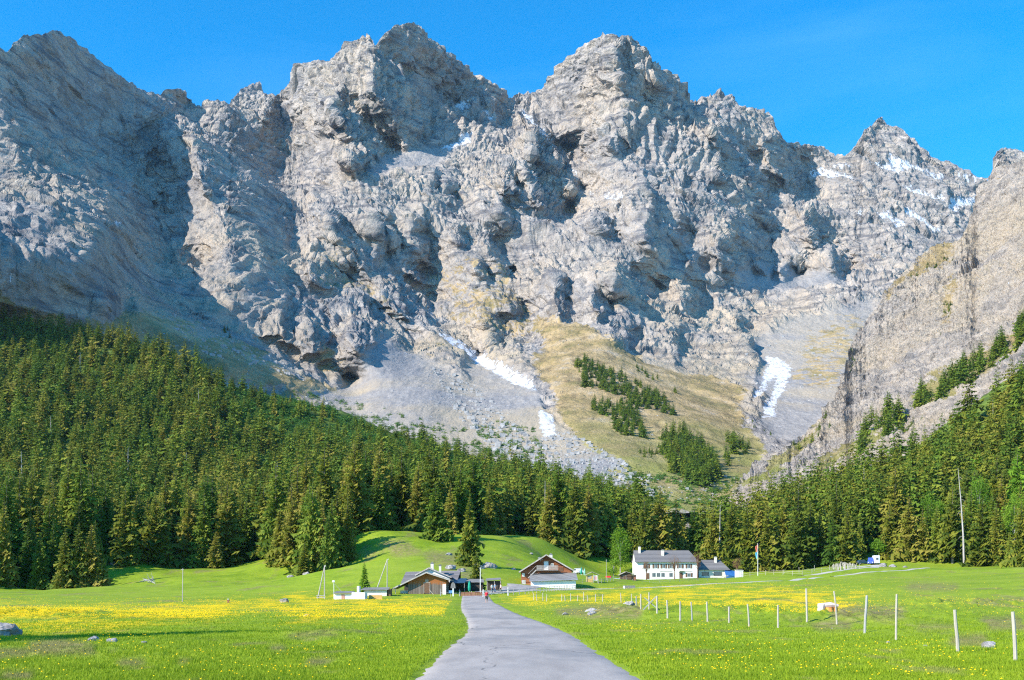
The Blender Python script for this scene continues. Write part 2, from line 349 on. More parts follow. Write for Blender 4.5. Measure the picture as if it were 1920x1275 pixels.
# relief: every traced gully wall must turn away from the sun; elsewhere the rock stretches between them like a membrane
la, lb, lc = -SUN.x, -SUN.y, -SUN.z
xh_ = (G.X-960)/F; hh_ = (HOR-G.Y)/F; mx = la-xh_*lb; my = -lc+hh_*lb; hyp = np.hypot(mx, my); cxx = mx/hyp; cyy = my/hyp
cell_m = 3.0*D0/F
def gxf(A): o = np.zeros_like(A); o[:, :-1] = A[:, 1:]-A[:, :-1]; return o
def gyf(A): o = np.zeros_like(A); o[:-1] = A[1:]-A[:-1]; return o
def gxt(A): o = np.zeros_like(A); o[:, :-1] -= A[:, :-1]; o[:, 1:] += A[:, :-1]; return o
def gyt(A): o = np.zeros_like(A); o[:-1] -= A[:-1]; o[1:] += A[:-1]; return o
Ms = gblur(M, 0.8)
nar = 1-np.clip(gblur(M, 9.0)*1.25, 0, 1)
Dx0 = gxf(D0)/cell_m; Dy0 = np.clip(gyf(D0)/cell_m, -3, 0.5)
tgt = (lb+(0.50+0.95*nar)*hyp-my*Dy0)/mx-Dx0
tgt = np.clip(tgt, 0.5, 6.0)*cell_m
Mn = 0.16*np.clip(gblur(M, 9.0)*3, 0, 1)*(1-Ms); Ms = Ms*1.6
WX = Ms+Mn; WTX = Ms*tgt+Mn*(-0.7)*cell_m; WY = 0.32*Ms+0.02; W3 = 0.03; W4 = W3/45.0**2
def Aop(Rr):
    return gxt(WX*gxf(Rr))+gyt(WY*gyf(Rr))+W3*(gxt(gxf(Rr))+gyt(gyf(Rr)))+W4*Rr
rhs = gxt(WTX)
Rel = np.zeros_like(D0); res = rhs.copy(); pp = res.copy(); rs0 = (res*res).sum(); rsq = rs0
for it in range(420):
    Ap = Aop(pp); al_ = rsq/(pp*Ap).sum(); Rel += al_*pp; res -= al_*Ap; rn = (res*res).sum()
    if rn < 1e-7*rs0: break
    pp = res+rn/rsq*pp; rsq = rn
Mb = gblur(M, 2.0)
Sn = G.mask(SNOW, 0.9); Sc = G.mask(SCREE, 1.6)
Gr = np.maximum(G.mask([GRASS[0], GRASS[4], [(1110,875),(1200,868),(1330,890),(1430,865),(1450,960),(1220,960),(1180,920)], [(995,585),(1100,600),(1250,680),(1340,700),(1395,750),(1405,800),(1330,770),(1200,705),(1080,665),(1005,640)], [(590,655),(640,660),(636,700),(600,690)]], 3.5), 0.6*G.mask(GRASS, 3.5))
FL = G.mask([[(0,85),(120,120),(350,180),(320,240),(200,420),(60,380),(0,300)],[(0,420),(190,450),(230,580),(0,590)],[(330,440),(470,420),(560,520),(700,560),(720,640),(640,660),(480,640),(360,580)],[(60,330),(0,330),(0,440),(100,420)],[(1000,60),(1300,60),(1400,300),(1200,330),(1000,260)],[(500,60),(960,60),(960,260),(740,300),(520,300)]], 12)
def massif_base(px, py):
    """distance to the rock along a view direction before the crags, and the zone masks there"""
    px = np.asarray(px, float); py = np.asarray(py, float)
    d = G.samp(D0, px, py); u = (px-960)/F*d; v = (HOR-py)/F*d
    wx = (fbm(u/95, v/95, 4, 0.55, 11))*6; wy = fbm(u/95, v/95, 4, 0.55, 23)*6
    wx2 = facet(u/26, v/26, 31)*4; wy2 = facet(u/30, v/22, 37)*4
    qx = px+wx+wx2; qy = py+wy+wy2
    sn = G.samp(Sn, px+wx2*.8+wx*.2, py+wy2*.8+wy*.2)
    sc = np.clip(G.samp(Sc, px+wx*1.2+wx2, py+wy*1.2+wy2), 0, 1); gr = np.clip(G.samp(Gr, px+wx*2.6+wx2*2.6, py+wy*2.6+wy2*2.6), 0, 1); fl = G.samp(FL, qx, qy)
    rel = G.samp(Rel, qx, qy); mb = G.samp(Mb, qx, qy)
    return d+rel, sn, gr, sc, fl, mb, rel
def crags(P, sn, gr, sc, fl, mb, rel):
    """push the rock out along its own normal: buttresses, blocks, flutes and ledges"""
    N = normals_of(P, 14)
    rock = 1-np.clip(np.maximum(sc, sn*0.6), 0, 1)*0.98; rock = rock*(1-0.4*gr)*(1-0.5*sstep(.55, .95, gr))
    x, y, z = P[..., 0], P[..., 1], P[..., 2]
    y0_ = y; y = (y-rel)*0.42+rel*1.0
    c, s = 0.80, 0.60; al = x*c-z*s; ac = x*s+z*c
    wu = fbm(x/70, z/70, 3, 0.5, 41)*16; wv = fbm(x/64, z/64, 3, 0.5, 43)*16
    dm = 1-0.45*mb; lobe = 0.5+1.0*sstep(-.3, .4, fbm(x/190, z/190, 3, .5, 57)); lob2 = .25+1.1*sstep(-.35, .45, fbm(x/110+9, z/110, 4, .6, 58)); k = fl
    h = ridged((ac+wu)/230, (al+wv)/420, 3, 0.5, 53)*20*(1-.7*mb)
    h = h+facet3((ac+wu)/115, y/150, (al+wv)/190, 51)*13*(1-.5*mb)*(1-.3*k)
    h = h+facet3((x*.86+z*.5+wu*.5)/46, y/46, (z*.86-x*.5+wv*.5)/66, 61)*8*dm*lobe*(1-.25*k)
    h = h+facet3((ac+wu*.6)/33, y/60, (al+wv)/125, 67)*20*(1-.2*mb)*(.5+.5*lobe)*(1-.5*k)
    h = h+facet3((x+wu*.5)/27, y/30, (z+wv*.5)/88, 71)*21*(.12+.88*k)*(1-.1*mb)
    h = h+facet3((x+z*.25+wu*.3)/15, y/20, (z+wv*.3)/32, 77)*7.0*(1-.1*mb)*lobe
    h = h+facet3((x*.8+z*.6)/9.5, y/9.5, (z*.8-x*.6)/13, 81)*4.4*(.35+.75*lob2)
    h = h+ridged3(x/13, y/13, z/13, 3, .6, 85)*1.1*lob2
    bed = (z+0.25*x+0.12*y+wu*1.1)/15.0; fr_ = bed-np.floor(bed)
    h = h*rock+np.where(fr_ < .72, fr_/.72, (1-fr_)/.28)*1.7*rock*sstep(-.05, .45, perlin(x/70, z/50, 90)+.15)
    h = h+fbm(x/24, z/24, 4, 0.6, 95)*0.9*(1-rock)+sc*(ridged(ac/26, al/300, 2, .5, 97)*0.8+facet3(x/6, y/9, z/6, 99)*0.9)
    return P+N*(h*np.clip(y0_/2200, 0.5, 1.25))[..., None]
DX_ = 1.25
pxs = np.arange(-210, 2110, DX_)
skl = np.interp(pxs, skx, sky_)+fbm(pxs/14, pxs*0, 4, 0.6, 3)*2.0+(facet(pxs/22, pxs*0+.3, 4)+facet(pxs/9, pxs*0+.6, 5)*.6)*-5+5
bot = 962.0; nr = 760
t = np.linspace(0, 1, nr)[:, None]
PY = bot+(skl[None]-bot)*t; PX = np.repeat(pxs[None], nr, 0)
D, sn, gr, sc, fl_, mb_, rel_ = massif_base(PX, PY)
P = crags(np.stack([(PX-960)/F*D, D, (HOR-PY)/F*D+EYE], -1), sn, gr, sc, fl_, mb_, rel_)
MASSIF_P = P
def massif_point(px, py):
    px = np.asarray(px, float); c_ = np.clip((px-pxs[0])/DX_, 0, len(pxs)-1).astype(int)
    r_ = np.clip((bot-np.asarray(py, float))/(bot-skl[c_])*(nr_m-1), 0, nr_m-1).astype(int); return MASSIF_P[r_, c_]
nr_m = nr
X, Y, Z = P[..., 0], P[..., 1], P[..., 2]; D = Y
nb = 26                                        # the far side of the crest falls away behind
xr_ = X[-1]/Y[-1]
for k in range(1, nb+1):
    s_ = 14.0*k**1.25
    jit = fbm(X[nr-1]/60, pxs*0+k*0.5, 3, .6, 7)*8*min(1, k/4)
    yb = P[-1, :, 1]+s_; zb = Z[nr-1]-s_*0.95-3*k**0.5+jit-2
    X = np.vstack([X, (xr_*yb)[None]]); Y = np.vstack([Y, yb[None]]); Z = np.vstack([Z, zb[None]])
    sn = np.vstack([sn, sn[-1:]*0]); gr = np.vstack([gr, gr[-1:]*0]); sc = np.vstack([sc, sc[-1:]*0])
V = np.stack([X, Y, Z], -1).reshape(-1, 3)
zone = np.stack([sn, gr, sc], -1).reshape(-1, 3)

def rock_material(name, warm, scale=1.0, dark=1.0, tint=(1, 1, 1)):
    m = NM(name, 0.9, 0.1)
    z = m.attr('zone')
    n_big = m.noise(0.0042*scale, 6, 0.6, dist=0.4); n_mid = m.noise(0.022*scale, 8, 0.68, dist=0.3)
    n_str = m.noise(0.03*scale, 6, 0.65, stretch=(0.35, 0.35, 2.6), rot=(0, R(12), 0))
    n_fine = m.noise(0.12*scale, 8, 0.7)
    base = m.ramp(n_mid, [(0.30, (0.15, 0.148, 0.155)), (0.44, (0.30, 0.29, 0.29)), (0.58, (0.43, 0.405, 0.385)), (0.76, (0.55, 0.505, 0.46))])
    base = m.mix(1.0, base, tint, 'MULTIPLY')
    wm = m.ramp(n_big, [(0.44, 0.0), (0.62, 1.0)])
    base = m.mix(m.math('MULTIPLY', wm, warm), base, (0.53, 0.44, 0.345))
    base = m.mix(m.ramp(n_str, [(0.37, 0.85*dark), (0.49, 0.0)]), base, (0.12, 0.12, 0.135))
    base = m.mix(m.ramp(n_fine, [(0.40, 0.45*dark), (0.52, 0.0)]), base, (0.19, 0.185, 0.185))
    scc = m.ramp(m.noise(0.10*scale, 8, 0.75), [(0.3, (0.20, 0.193, 0.19)), (0.48, (0.30, 0.285, 0.275)), (0.72, (0.40, 0.375, 0.35))])
    scc = m.mix(m.ramp(m.noise(0.055*scale, 5, .6, stretch=(1.6, .25, .35), rot=(0, R(35), 0)), [(.42, .55), (.54, 0.)]), scc, (0.22, 0.215, 0.22))
    base = m.mix(m.math('MULTIPLY', z[2], 0.95), base, scc)
    gc = m.ramp(m.noise(0.02*scale, 7, 0.65), [(0.36, (0.24, 0.20, 0.085)), (0.48, (0.39, 0.29, 0.14)), (0.60, (0.49, 0.365, 0.20)), (0.75, (0.45, 0.41, 0.35))])
    low = m.new('ShaderNodeSeparateXYZ'); m.L(m.co, low.inputs[0])
    lowf = m.ramp(m.math('MULTIPLY', low.outputs['Z'], 0.0025), [(0.30, 0.9), (0.60, 0.0)])
    gc = m.mix(m.ramp(m.noise(0.045*scale, 7, .75), [(.36, .8), (.50, 0.)]), gc, (0.20, 0.15, 0.085))
    gc = m.mix(m.math('MULTIPLY', lowf, m.ramp(m.noise(0.013, 5), [(0.35, 0.25), (0.6, 1.0)])), gc, (0.27, 0.28, 0.075))
    geo = m.new('ShaderNodeNewGeometry'); sp = m.new('ShaderNodeSeparateXYZ'); m.L(geo.outputs['Normal'], sp.inputs[0])
    flat = m.ramp(sp.outputs['Z'], [(0.30, 0.0), (0.55, 1.0)])
    gfac = m.ramp(m.math('ADD', m.math('ADD', m.noise(0.035*scale, 8, 0.75), m.math('MULTIPLY', flat, 0.12)), m.math('MULTIPLY', z[1], 0.42)), [(0.82, 0.0), (0.90, 1.0)])
    # thin dry turf lodges on the ledges between the cliffs too, lower down the face
    ledge = m.math('MULTIPLY', m.math('MULTIPLY', flat, m.ramp(n_big, [(0.42, 0.0), (0.58, 0.55)])), m.ramp(m.math('MULTIPLY', low.outputs['Z'], 0.001), [(0.35, 1.0), (0.85, 0.0)]))
    base = m.mix(ledge, base, (0.47, 0.37, 0.225))
    base = m.mix(gfac, base, gc)
    snf = m.ramp(m.math('ADD', z[0], m.math('MULTIPLY', m.math('SUBTRACT', m.noise(0.065*scale, 9, 0.8, stretch=(1.5, 1, .6)), 0.5), 5.0)), [(0.66, 0.0), (0.76, 1.0)])
    base = m.mix(snf, base, m.ramp(m.noise(0.2*scale, 6, .7), [(.35, (.50, .51, .54)), (.55, (.66, .67, .70))]))
    h = m.math('ADD', m.math('MULTIPLY', m.noise(0.05*scale, 9, 0.75), 6.0), m.math('MULTIPLY', n_fine, 5.0))
    h = m.math('MULTIPLY', h, m.math('SUBTRACT', 1.0, m.math('MULTIPLY', m.math('ADD', snf, z[2], True), 0.75)))
    m.bump(m.math('ADD', h, m.math('MULTIPLY', m.noise(0.35*scale, 5, 0.7), 1.4)), 0.9, 1.0)
    return m.col(base)
MAT_ROCK = rock_material('massif_rock', 0.75, 1.0, 1.0, (1.06, 1.0, 0.93))
massif = link('mountain', mesh_np('mountain', V, grid_faces(nr+nb, len(pxs)), [MAT_ROCK], False, {'zone': zone}))
tag(massif, 'grey limestone mountain wall with three big peaks above the valley', kind='structure')

# ================================================================ THE CLIFF ON THE RIGHT
CL = [(1200,962),(1330,925),(1360,915),(1400,888),(1430,865),(1460,848),(1480,835),(1500,815),(1520,800),(1540,780),(1555,755),(1570,730),(1585,700),(1592,670),(1600,640),(1612,615),(1625,590),(1642,575),(1660,545),(1680,520),(1700,500),(1715,488),(1730,475),(1755,462),(1780,455),(1800,445),(1812,425),(1822,400),(1830,365),(1838,350),(1855,335),(1862,322),(1880,312),(1905,304),(1935,300),(2000,270),(2200,230),(2500,220)]
CD = [(1330,925,880),(1330,1000,760),(1460,850,940),(1460,930,760),(1460,1000,640),(1540,780,1000),(1560,850,860),(1560,930,700),(1592,680,1090),(1640,600,1130),(1640,700,1030),(1640,820,800),(1640,900,680),(1640,1000,600),
 (1700,500,1210),(1720,600,1080),(1740,700,920),(1740,800,750),(1740,900,640),(1810,440,1230),(1830,360,1290),(1830,550,1060),(1830,650,910),(1830,750,740),(1830,850,620),(1920,300,1270),(1920,420,1120),(1920,560,950),(1920,650,820),(1920,720,710),(1920,850,600),
 (2100,300,1120),(2100,500,880),(2100,700,700),(2100,900,540),(2450,250,900),(2450,500,700),(2450,900,460),(1250,1000,800)]
GC = Grid(1180, 2520, 200, 1040, 4)
ct = TPS([(a, b) for a, b, c in CD], [math.log(c) for a, b, c in CD], 400.0, 5e-4)
C0 = np.clip(np.exp(ct(GC.X, GC.Y)), 480, 1600)
CG = GC.mask([[(1330,925),(1430,870),(1520,800),(1545,775),(1530,820),(1480,870),(1400,920),(1350,950)],[(1450,925),(1560,850),(1620,810),(1640,820),(1540,890),(1460,940)],
 [(1800,445),(1822,400),(1850,345),(1920,302),(1920,315),(1860,345),(1840,380),(1820,440)],[(1595,840),(1680,760),(1760,700),(1860,650),(1925,600),(1925,640),(1850,700),(1740,770),(1700,750),(1620,850)],
 [(1770,500),(1800,520),(1790,560),(1770,620),(1755,640),(1765,580)],[(1650,560),(1700,500),(1760,460),(1800,450),(1800,480),(1740,500),(1690,540),(1660,570)]], 2.0)
def cliff_base(px, py):
    px = np.asarray(px, float); py = np.asarray(py, float)
    d = GC.samp(C0, px, py); u = (px-960)/F*d; v = (HOR-py)/F*d; wu = fbm(u/45, v/45, 4, 0.5, 141)*14
    return d-fbm(u/150, v/150, 3, .5, 181)*16, GC.samp(CG, px+wu*.8, py+wu*.8)
def cliff_crags(P, g):
    N = normals_of(P, 10); x, y, z = P[..., 0], P[..., 1], P[..., 2]; wu = fbm(x/45, z/45, 4, 0.5, 143)*12
    a = (x*.80-z*.60); b = (x*.60+z*.80)           # slabs lean down to the left
    h = facet3((a+wu)/50, y/80, (b+wu)/170, 151)*11+facet3((a+wu*.7)/20, y/30, (b+wu)/75, 161)*10+facet3((x+wu*.2)/9, y/9, (z+wu*.2)/20, 171)*6+facet3(x/4.2, y/4.2, z/6, 173)*2.6+ridged3(x/7, y/7, z/9, 3, .6, 175)*1.3
    bed = (b*.9+wu*1.2)/11.0; fr_ = bed-np.floor(bed); h = h+np.where(fr_ < .8, fr_/.8, (1-fr_)/.2)*1.0*sstep(-.2, .3, perlin(x/50, z/40, 190))
    return P+N*(h*(1-.6*g))[..., None]
cxs = np.arange(1210, 2420, 1.35)
clx = np.array([p[0] for p in CL], float); cly = np.array([p[1] for p in CL], float)
ckl = np.interp(cxs, clx, cly)+fbm(cxs/16, cxs*0, 4, 0.6, 13)*4.0
nr = 620; t = np.linspace(0, 1, nr)[:, None]; PY = 1030+(ckl[None]-1030)*t; PX = np.repeat(cxs[None], nr, 0)
D, g = cliff_base(PX, PY)
P = cliff_crags(np.stack([(PX-960)/F*D, D, (HOR-PY)/F*D+EYE], -1), g); CLIFF_P = P; nr_c = nr
def cliff_point(px, py):
    px = np.asarray(px, float); c_ = np.clip((px-cxs[0])/1.35, 0, len(cxs)-1).astype(int)
    r_ = np.clip((1030-np.asarray(py, float))/(1030-ckl[c_])*(nr_c-1), 0, nr_c-1).astype(int); return CLIFF_P[r_, c_]
X, Y, Z = P[..., 0], P[..., 1], P[..., 2]; xl_ = X[-1].copy()
for k in range(1, 20):
    s_ = 7.0*k**1.3; yb = P[-1, :, 1]+s_; zb = Z[nr-1]-s_*0.5-1.5*k+fbm(X[nr-1]/30, cxs*0+k*.5, 3, .6, 17)*4*min(1, k/4)
    X = np.vstack([X, (xl_+s_*0.55)[None]]); Y = np.vstack([Y, yb[None]]); Z = np.vstack([Z, zb[None]]); g = np.vstack([g, g[-1:]])
MAT_CLIFF = rock_material('cliff_rock', 1.0, 2.2, 0.45, (1.28, 1.16, 1.02))
zone = np.stack([g*0, g, g*0], -1).reshape(-1, 3)
cliff = link('cliff', mesh_np('cliff', np.stack([X, Y, Z], -1).reshape(-1, 3), grid_faces(X.shape[0], len(cxs)), [MAT_CLIFF], False, {'zone': zone}))
tag(cliff, 'steep pale grey beige rock cliff rising on the right side of the valley', kind='structure')
# ================================================================ THE VALLEY GROUND
GPT = []
def gp(px, py, Y): GPT.append(((px-960)/F*Y, Y, (HOR-py)/F*Y))
for y_, zs in ((-40, -1.7), (-10, -1.7), (20, -1.7), (50, -1.7), (85, -1.7)):
    for x_ in (-320, -200, -110, -50, 0, 50, 110, 200, 320):
        GPT.append((x_, y_, zs+max(0, abs(x_)-60)*0.012*(y_ > 0)))
for p in [(912,1130.5,136),(700,1127,135),(1100,1126,135),(800,1114,170),(880,1112,172),(1035,1101,210),(1110,1092,240),(1140,1089,300),(1180,1103.5,190),
 (1190,1086,335),(1310,1084,335),(1365,1083,340),(1421,1080,300),(1500,1076,300),(1600,1066,310),(1635,1055,345),(1330,1096,210),(1500,1105,150),(1500,1088,230),(1700,1106,130),(1900,1110,110),(1700,1085,230),(1800,1060,330),(1900,1064,300),(2000,1100,120),
 (2100,1060,250),(2400,1040,250),(2300,1090,120),(0,1124,110),(-200,1120,110),(-200,1090,240),(60,1108,255),(165,1110,270),(130,1104,262),(350,1066,318),(300,1088,270),(240,1052,305),(300,1124,160),(300,1112,215),(450,1062,312),(500,1110,200),(500,1090,255),(570,1078,262),(620,1068,278),
 (640,1112,165),(650,1123,150),(700,1092,205),(750,1045,255),(700,1003,296),(760,1001,300),(815,1013,300),(870,1010,305),(690,998,300),(660,1006,312),(960,1010,320),(1020,1012,342),(1045,1032,338),(700,1001,332),(760,1004,335),(830,1007,335),(880,1008,335),(940,1009,335),(1000,1013,335),(640,1012,330),(1110,1079,292),(1110,1070,330),(1150,1084,320),(1180,1085,325),(1150,1076,345),(950,1010,385),(1050,1018,400),(950,1058,250),(950,1085,215),(890,1083,212),(850,1076,215),(1000,1075,240),(1090,1072,300),(1100,1060,345),(1040,1062,320),(1300,1066,370),(1180,1064,355),
 (1500,1064,365),(1420,1068,365),
 # wooded slope on the left
 (-250,1010,420),(-250,840,640),(-250,660,850),(-250,560,1020),(0,1025,400),(0,920,500),(0,850,600),(0,760,720),(0,680,850),(0,612,980),(200,1015,420),(200,930,500),(200,830,640),(200,730,790),(200,645,930),
 (350,1010,430),(350,900,580),(350,790,730),(350,700,880),(500,1010,430),(500,900,600),(500,810,760),(500,745,860),(620,1005,430),(620,900,620),(620,820,770),(640,775,850),(760,1003,400),(760,900,600),(760,830,750),(850,998,430),(850,900,620),(850,860,770),
 (1000,1000,440),(1000,920,620),(1000,893,750),(1150,1010,450),(1150,950,620),(1150,925,740),(1250,1030,440),(1300,985,560),(1300,945,680),(1400,1020,450),(1400,965,600),
 # wooded slope on the right
 (1500,1010,430),(1500,960,540),(1500,925,640),(1600,1000,420),(1600,930,520),(1600,885,620),(1700,990,400),(1700,915,500),(1700,850,600),(1800,970,400),(1800,880,500),(1800,785,590),(1920,945,390),(1920,835,480),(1920,735,580),(1920,695,640),(2100,890,390),(2100,690,560),(2400,800,380),(2400,600,560)]:
    gp(*p)
for x_, y_, z_ in ((-700, 1150, 280), (-400, 1150, 150), (-150, 1100, 60), (100, 1100, 40), (300, 1100, 60), (520, 1000, 150), (800, 900, 300), (-900, 500, 160), (-1000, 900, 330), (-500, 150, 60), (500, 150, 50), (700, 400, 160), (-500, -50, 60), (500, -50, 50), (0, -120, -1.7)):
    GPT.append((x_, y_, z_))
gt = TPS([(a, b) for a, b, c in GPT], [c for a, b, c in GPT], 200.0, 2e-4)
ROAD = [(1300,752,1228),(1275,790,1188),(1240,822,1135),(1210,852,1090),(1190,878,1065),(1180,884,1046),(1170,880,1025),(1160,873,1000),(1150,866,972),(1140,862,950),(1130,863,930),(1120,865,917)]
def yflat(py): return 1.7*F/(py-HOR)
rl = []; rr = []
for py, a, b in ROAD:
    y_ = yflat(py); y_ = y_ if y_ < 110 else (136 if py == 1130 else 164)
    rl.append(((a-960)/F*y_, y_)); rr.append(((b-960)/F*y_, y_))
d0 = (rl[0][0]-rl[1][0], rr[0][0]-rr[1][0])
rl.insert(0, (rl[0][0]+d0[0]*3, 8.0)); rr.insert(0, (rr[0][0]+d0[1]*3, 8.0)); rl.insert(0, (-3.0, -30)); rr.insert(0, (1.6, -30))
ryv = np.array([p[1] for p in rl]); rxl = np.array([p[0] for p in rl]); rxr = np.array([p[0] for p in rr])
def smooth_interp(y, ys, vs):
    o = 0
    for dd, wt in ((-3, .2), (-1.2, .2), (0, .2), (1.2, .2), (3, .2)): o = o+wt*np.interp(y+dd*np.clip(y/40, .3, 2), ys, vs)
    return o
def road_dist(x, y):
    a = smooth_interp(y, ryv, rxl); b = smooth_interp(y, ryv, rxr)
    d = np.maximum(a-x, x-b); return np.where(y > 166, np.maximum(d, (y-166)), d)
MOUNDS = [(-11.2,26.3,1.5,.26),(-13.4,25.2,.8,.16),(-6.6,25.3,1.3,.10),(-9.3,25.5,1.0,.12),(-3.9,24.4,.7,.12),(-6.5,36,2.6,.22),(-5.2,30.5,.6,.14),(24.5,26,1.6,.3),(22.6,34.5,3.2,.32),(15.2,50,5,.55),(17.8,47,3,.25),(14.5,37.5,2,.18),(17.5,31,1.4,.15),(20.4,29.5,1.3,.2),(26,58,6,.4),(-30,60,8,.5),(40,90,10,.7),(33,75,7,.5),(-34,47,4,.5)]
def bankf(x, y):            # the rough bank beside the road
    return sstep(0, 4, x-3.0)*sstep(0, 3, 18.0-x)*sstep(53, 60, y)*(1-sstep(60.5, 74, y))
def ground_z(x, y, micro=True):
    x = np.asarray(x, float); y = np.asarray(y, float)
    z = gt(x, y)
    rd = road_dist(x, y); rk = sstep(0.5, 9, rd)
    dist = np.hypot(x, y)
    meadow = 1-sstep(120, 200, dist)
    near = -1.7+0*z
    kk = (1-sstep(92, 128, y))*(1-sstep(30, 80, np.abs(x)))
    z = z*(1-kk)+near*kk
    z = z+rk*(fbm(x/16, y/16, 3, .5, 201)*0.13*(1-kk*0.3)+fbm(x/4.3, y/4.3, 3, .55, 205)*0.035)
    z = z+(fbm(x/60, y/60, 4, .5, 211)*2.4*sstep(380, 470, y)+fbm(x/17, y/17, 3, .5, 215)*0.45)*sstep(200, 330, y)*(1-0.6*(1-sstep(330, 420, y)))
    z = z+fbm(x/22, y/22, 3, .5, 217)*0.55*sstep(225, 250, y)*(1-sstep(300, 340, y))
    if micro:
        for mx, my, r_, h_ in MOUNDS:
            q = ((x-mx)**2+((y-my)*1.0)**2)/(r_*r_); z = z+h_*np.exp(-q*1.3)*(1+0.45*fbm((x+mx)/0.55, y/0.55, 3, .6, 221))*(q < 6)
        z = z+bankf(x, y)*0.62*(1+0.4*fbm(x/1.3, y/1.3, 3, .6, 231))
    z = z-0.06*(1-sstep(0.0, 0.5, rd))
    return z+EYE
def gz(x, y): return float(ground_z(np.array([x]), np.array([y]))[0])
def at(px, Y, dz=0.0):
    x = (px-960)/F*Y; return (x, Y, gz(x, Y)+dz)

FLOW = [([(-300,1126),(300,1136),(480,1124),(600,1112),(700,1116),(600,1136),(420,1155),(320,1178),(240,1188),(100,1192),(-300,1192)],1.0),
 ([(560,1150),(640,1126),(740,1118),(856,1119),(838,1127),(860,1134),(832,1143),(856,1150),(800,1157),(600,1166),(510,1186),(540,1160)],0.9),
 ([(930,1120),(985,1112),(1100,1107),(1180,1105),(1330,1096),(1450,1098),(1560,1104),(1640,1112),(1560,1150),(1400,1143),(1250,1137),(1100,1131),(960,1138)],0.85),
 ([(1100,1166),(1330,1171),(1430,1186),(1300,1204),(1180,1190)],0.45),([(940,1095),(990,1083),(990,1098),(950,1100)],.6),([(640,1180),(760,1165),(840,1172),(840,1200),(700,1205)],0.35),
 ([(1560,1100),(1920,1118),(1920,1140),(1640,1140)],0.25),([(-100,1205),(500,1208),(860,1205),(700,1275),(-100,1275)],0.10),([(1120,1205),(1920,1205),(1920,1275),(1200,1275)],0.16),([(1110,1075),(1330,1088),(1330,1094),(1110,1100)],.2)]
BROWN = [[(1045,1140),(1120,1132),(1200,1133),(1205,1160),(1120,1162),(1040,1152)],[(1560,1132),(1690,1136),(1700,1160),(1560,1160)],[(1520,1166),(1600,1164),(1600,1180),(1530,1182)],[(1840,1158),(1920,1155),(1920,1182),(1850,1180)],[(1700,1092),(1800,1095),(1790,1108),(1700,1106)],[(1720,1172),(1790,1170),(1790,1182),(1720,1182)],
 [(60,1205),(110,1198),(170,1206),(180,1226),(50,1230)],[(-60,1215),(60,1218),(50,1235),(-60,1238)],[(505,1212),(535,1212),(535,1222),(505,1222)],[(580,1234),(630,1236),(620,1252),(580,1252)],[(220,1238),(270,1238),(260,1250),(220,1250)],[(330,1238),(350,1238),(350,1246),(330,1246)],[(540,1190),(640,1180),(640,1192),(545,1198)],
 [(700,1010),(760,1012),(800,1040),(740,1045)],[(800,1030),(890,1040),(880,1070),(800,1055)],[(195,1050),(240,1055),(240,1066),(200,1062)],[(0,1260),(60,1262),(60,1275),(0,1275)],[(860,1080),(900,1060),(905,1085),(880,1095)],[(1780,1195),(1850,1190),(1850,1212),(1780,1212)]]
GG = Grid(-700, 2600, 980, 1300, 2)
Fm = np.zeros(GG.X.shape)
for p, s_ in FLOW: Fm = np.maximum(Fm, GG.mask([p], 0)*s_)
Fm = gblur(Fm, 3.5); Bm = GG.mask(BROWN, 2.0)
def frontY(px):
    return 9*np.sin(np.asarray(px)/23.0)*np.sin(np.asarray(px)/61.0+1)+np.interp(px, [-700,-300,0,60,110,200,212,236,250,330,500,555,610,662,680,700,800,860,900,1000,1035,1100,1180,1300,1420,1500,1650,1800,1950,2300,2700], [255,258,262,268,285,300,330,330,303,312,322,285,272,285,325,322,322,328,345,365,362,368,372,378,368,366,366,345,325,300,280])
def backY(px):
    return np.interp(px, [-700,0,200,350,500,620,760,850,1000,1150,1200,1240,1300,1420,1450,1550,1600,1700,1800,1900,2100,2700], [1000,985,945,900,870,830,800,770,760,745,700,460,440,450,490,520,545,555,565,590,620,640])
def g_attrs(x, y, z):
    yy = np.maximum(y, 3.0); px = 960+F*x/yy; py = HOR-F*(z-EYE)/yy
    wob = fbm(x/5, y/9, 4, .6, 301)
    fl = GG.samp(Fm, px+wob*55, py+wob*5)*(y > 10)
    fl = fl*np.clip(0.78+1.0*fbm(x/3.5, y/10, 4, .65, 305), 0, 1.25)*(1-sstep(262, 300, y))*(1-sstep(1112, 1100, py)*0)
    br = GG.samp(Bm, px+wob*8, py+wob*2)*(y > 10)
    br = np.maximum(br, 0.75*sstep(.35, .8, fbm(x/9, y/22, 4, .6, 311))*(y > 75)); br = np.maximum(br, 0.6*sstep(.42, .85, fbm(x/2.2, y/4.5, 4, .6, 312))*(y <= 75))
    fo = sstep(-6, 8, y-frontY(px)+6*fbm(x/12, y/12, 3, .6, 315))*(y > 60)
    fl = fl*(road_dist(x, y) > 1.2)
    return np.clip(fl, 0, 1), np.clip(br, 0, 1), fo
nX, nY = 1000, 900
xh = np.linspace(-0.98, 0.98, nX)
xh = np.sign(xh)*(np.abs(xh)**1.15)
ty = np.linspace(0, 1, nY); Yr = -30+ (np.expm1(ty*5.6)/np.expm1(5.6))*1150
Xg = xh[None]*(Yr[:, None]+45); Yg = np.repeat(Yr[:, None], nX, 1)
Zg = ground_z(Xg, Yg)
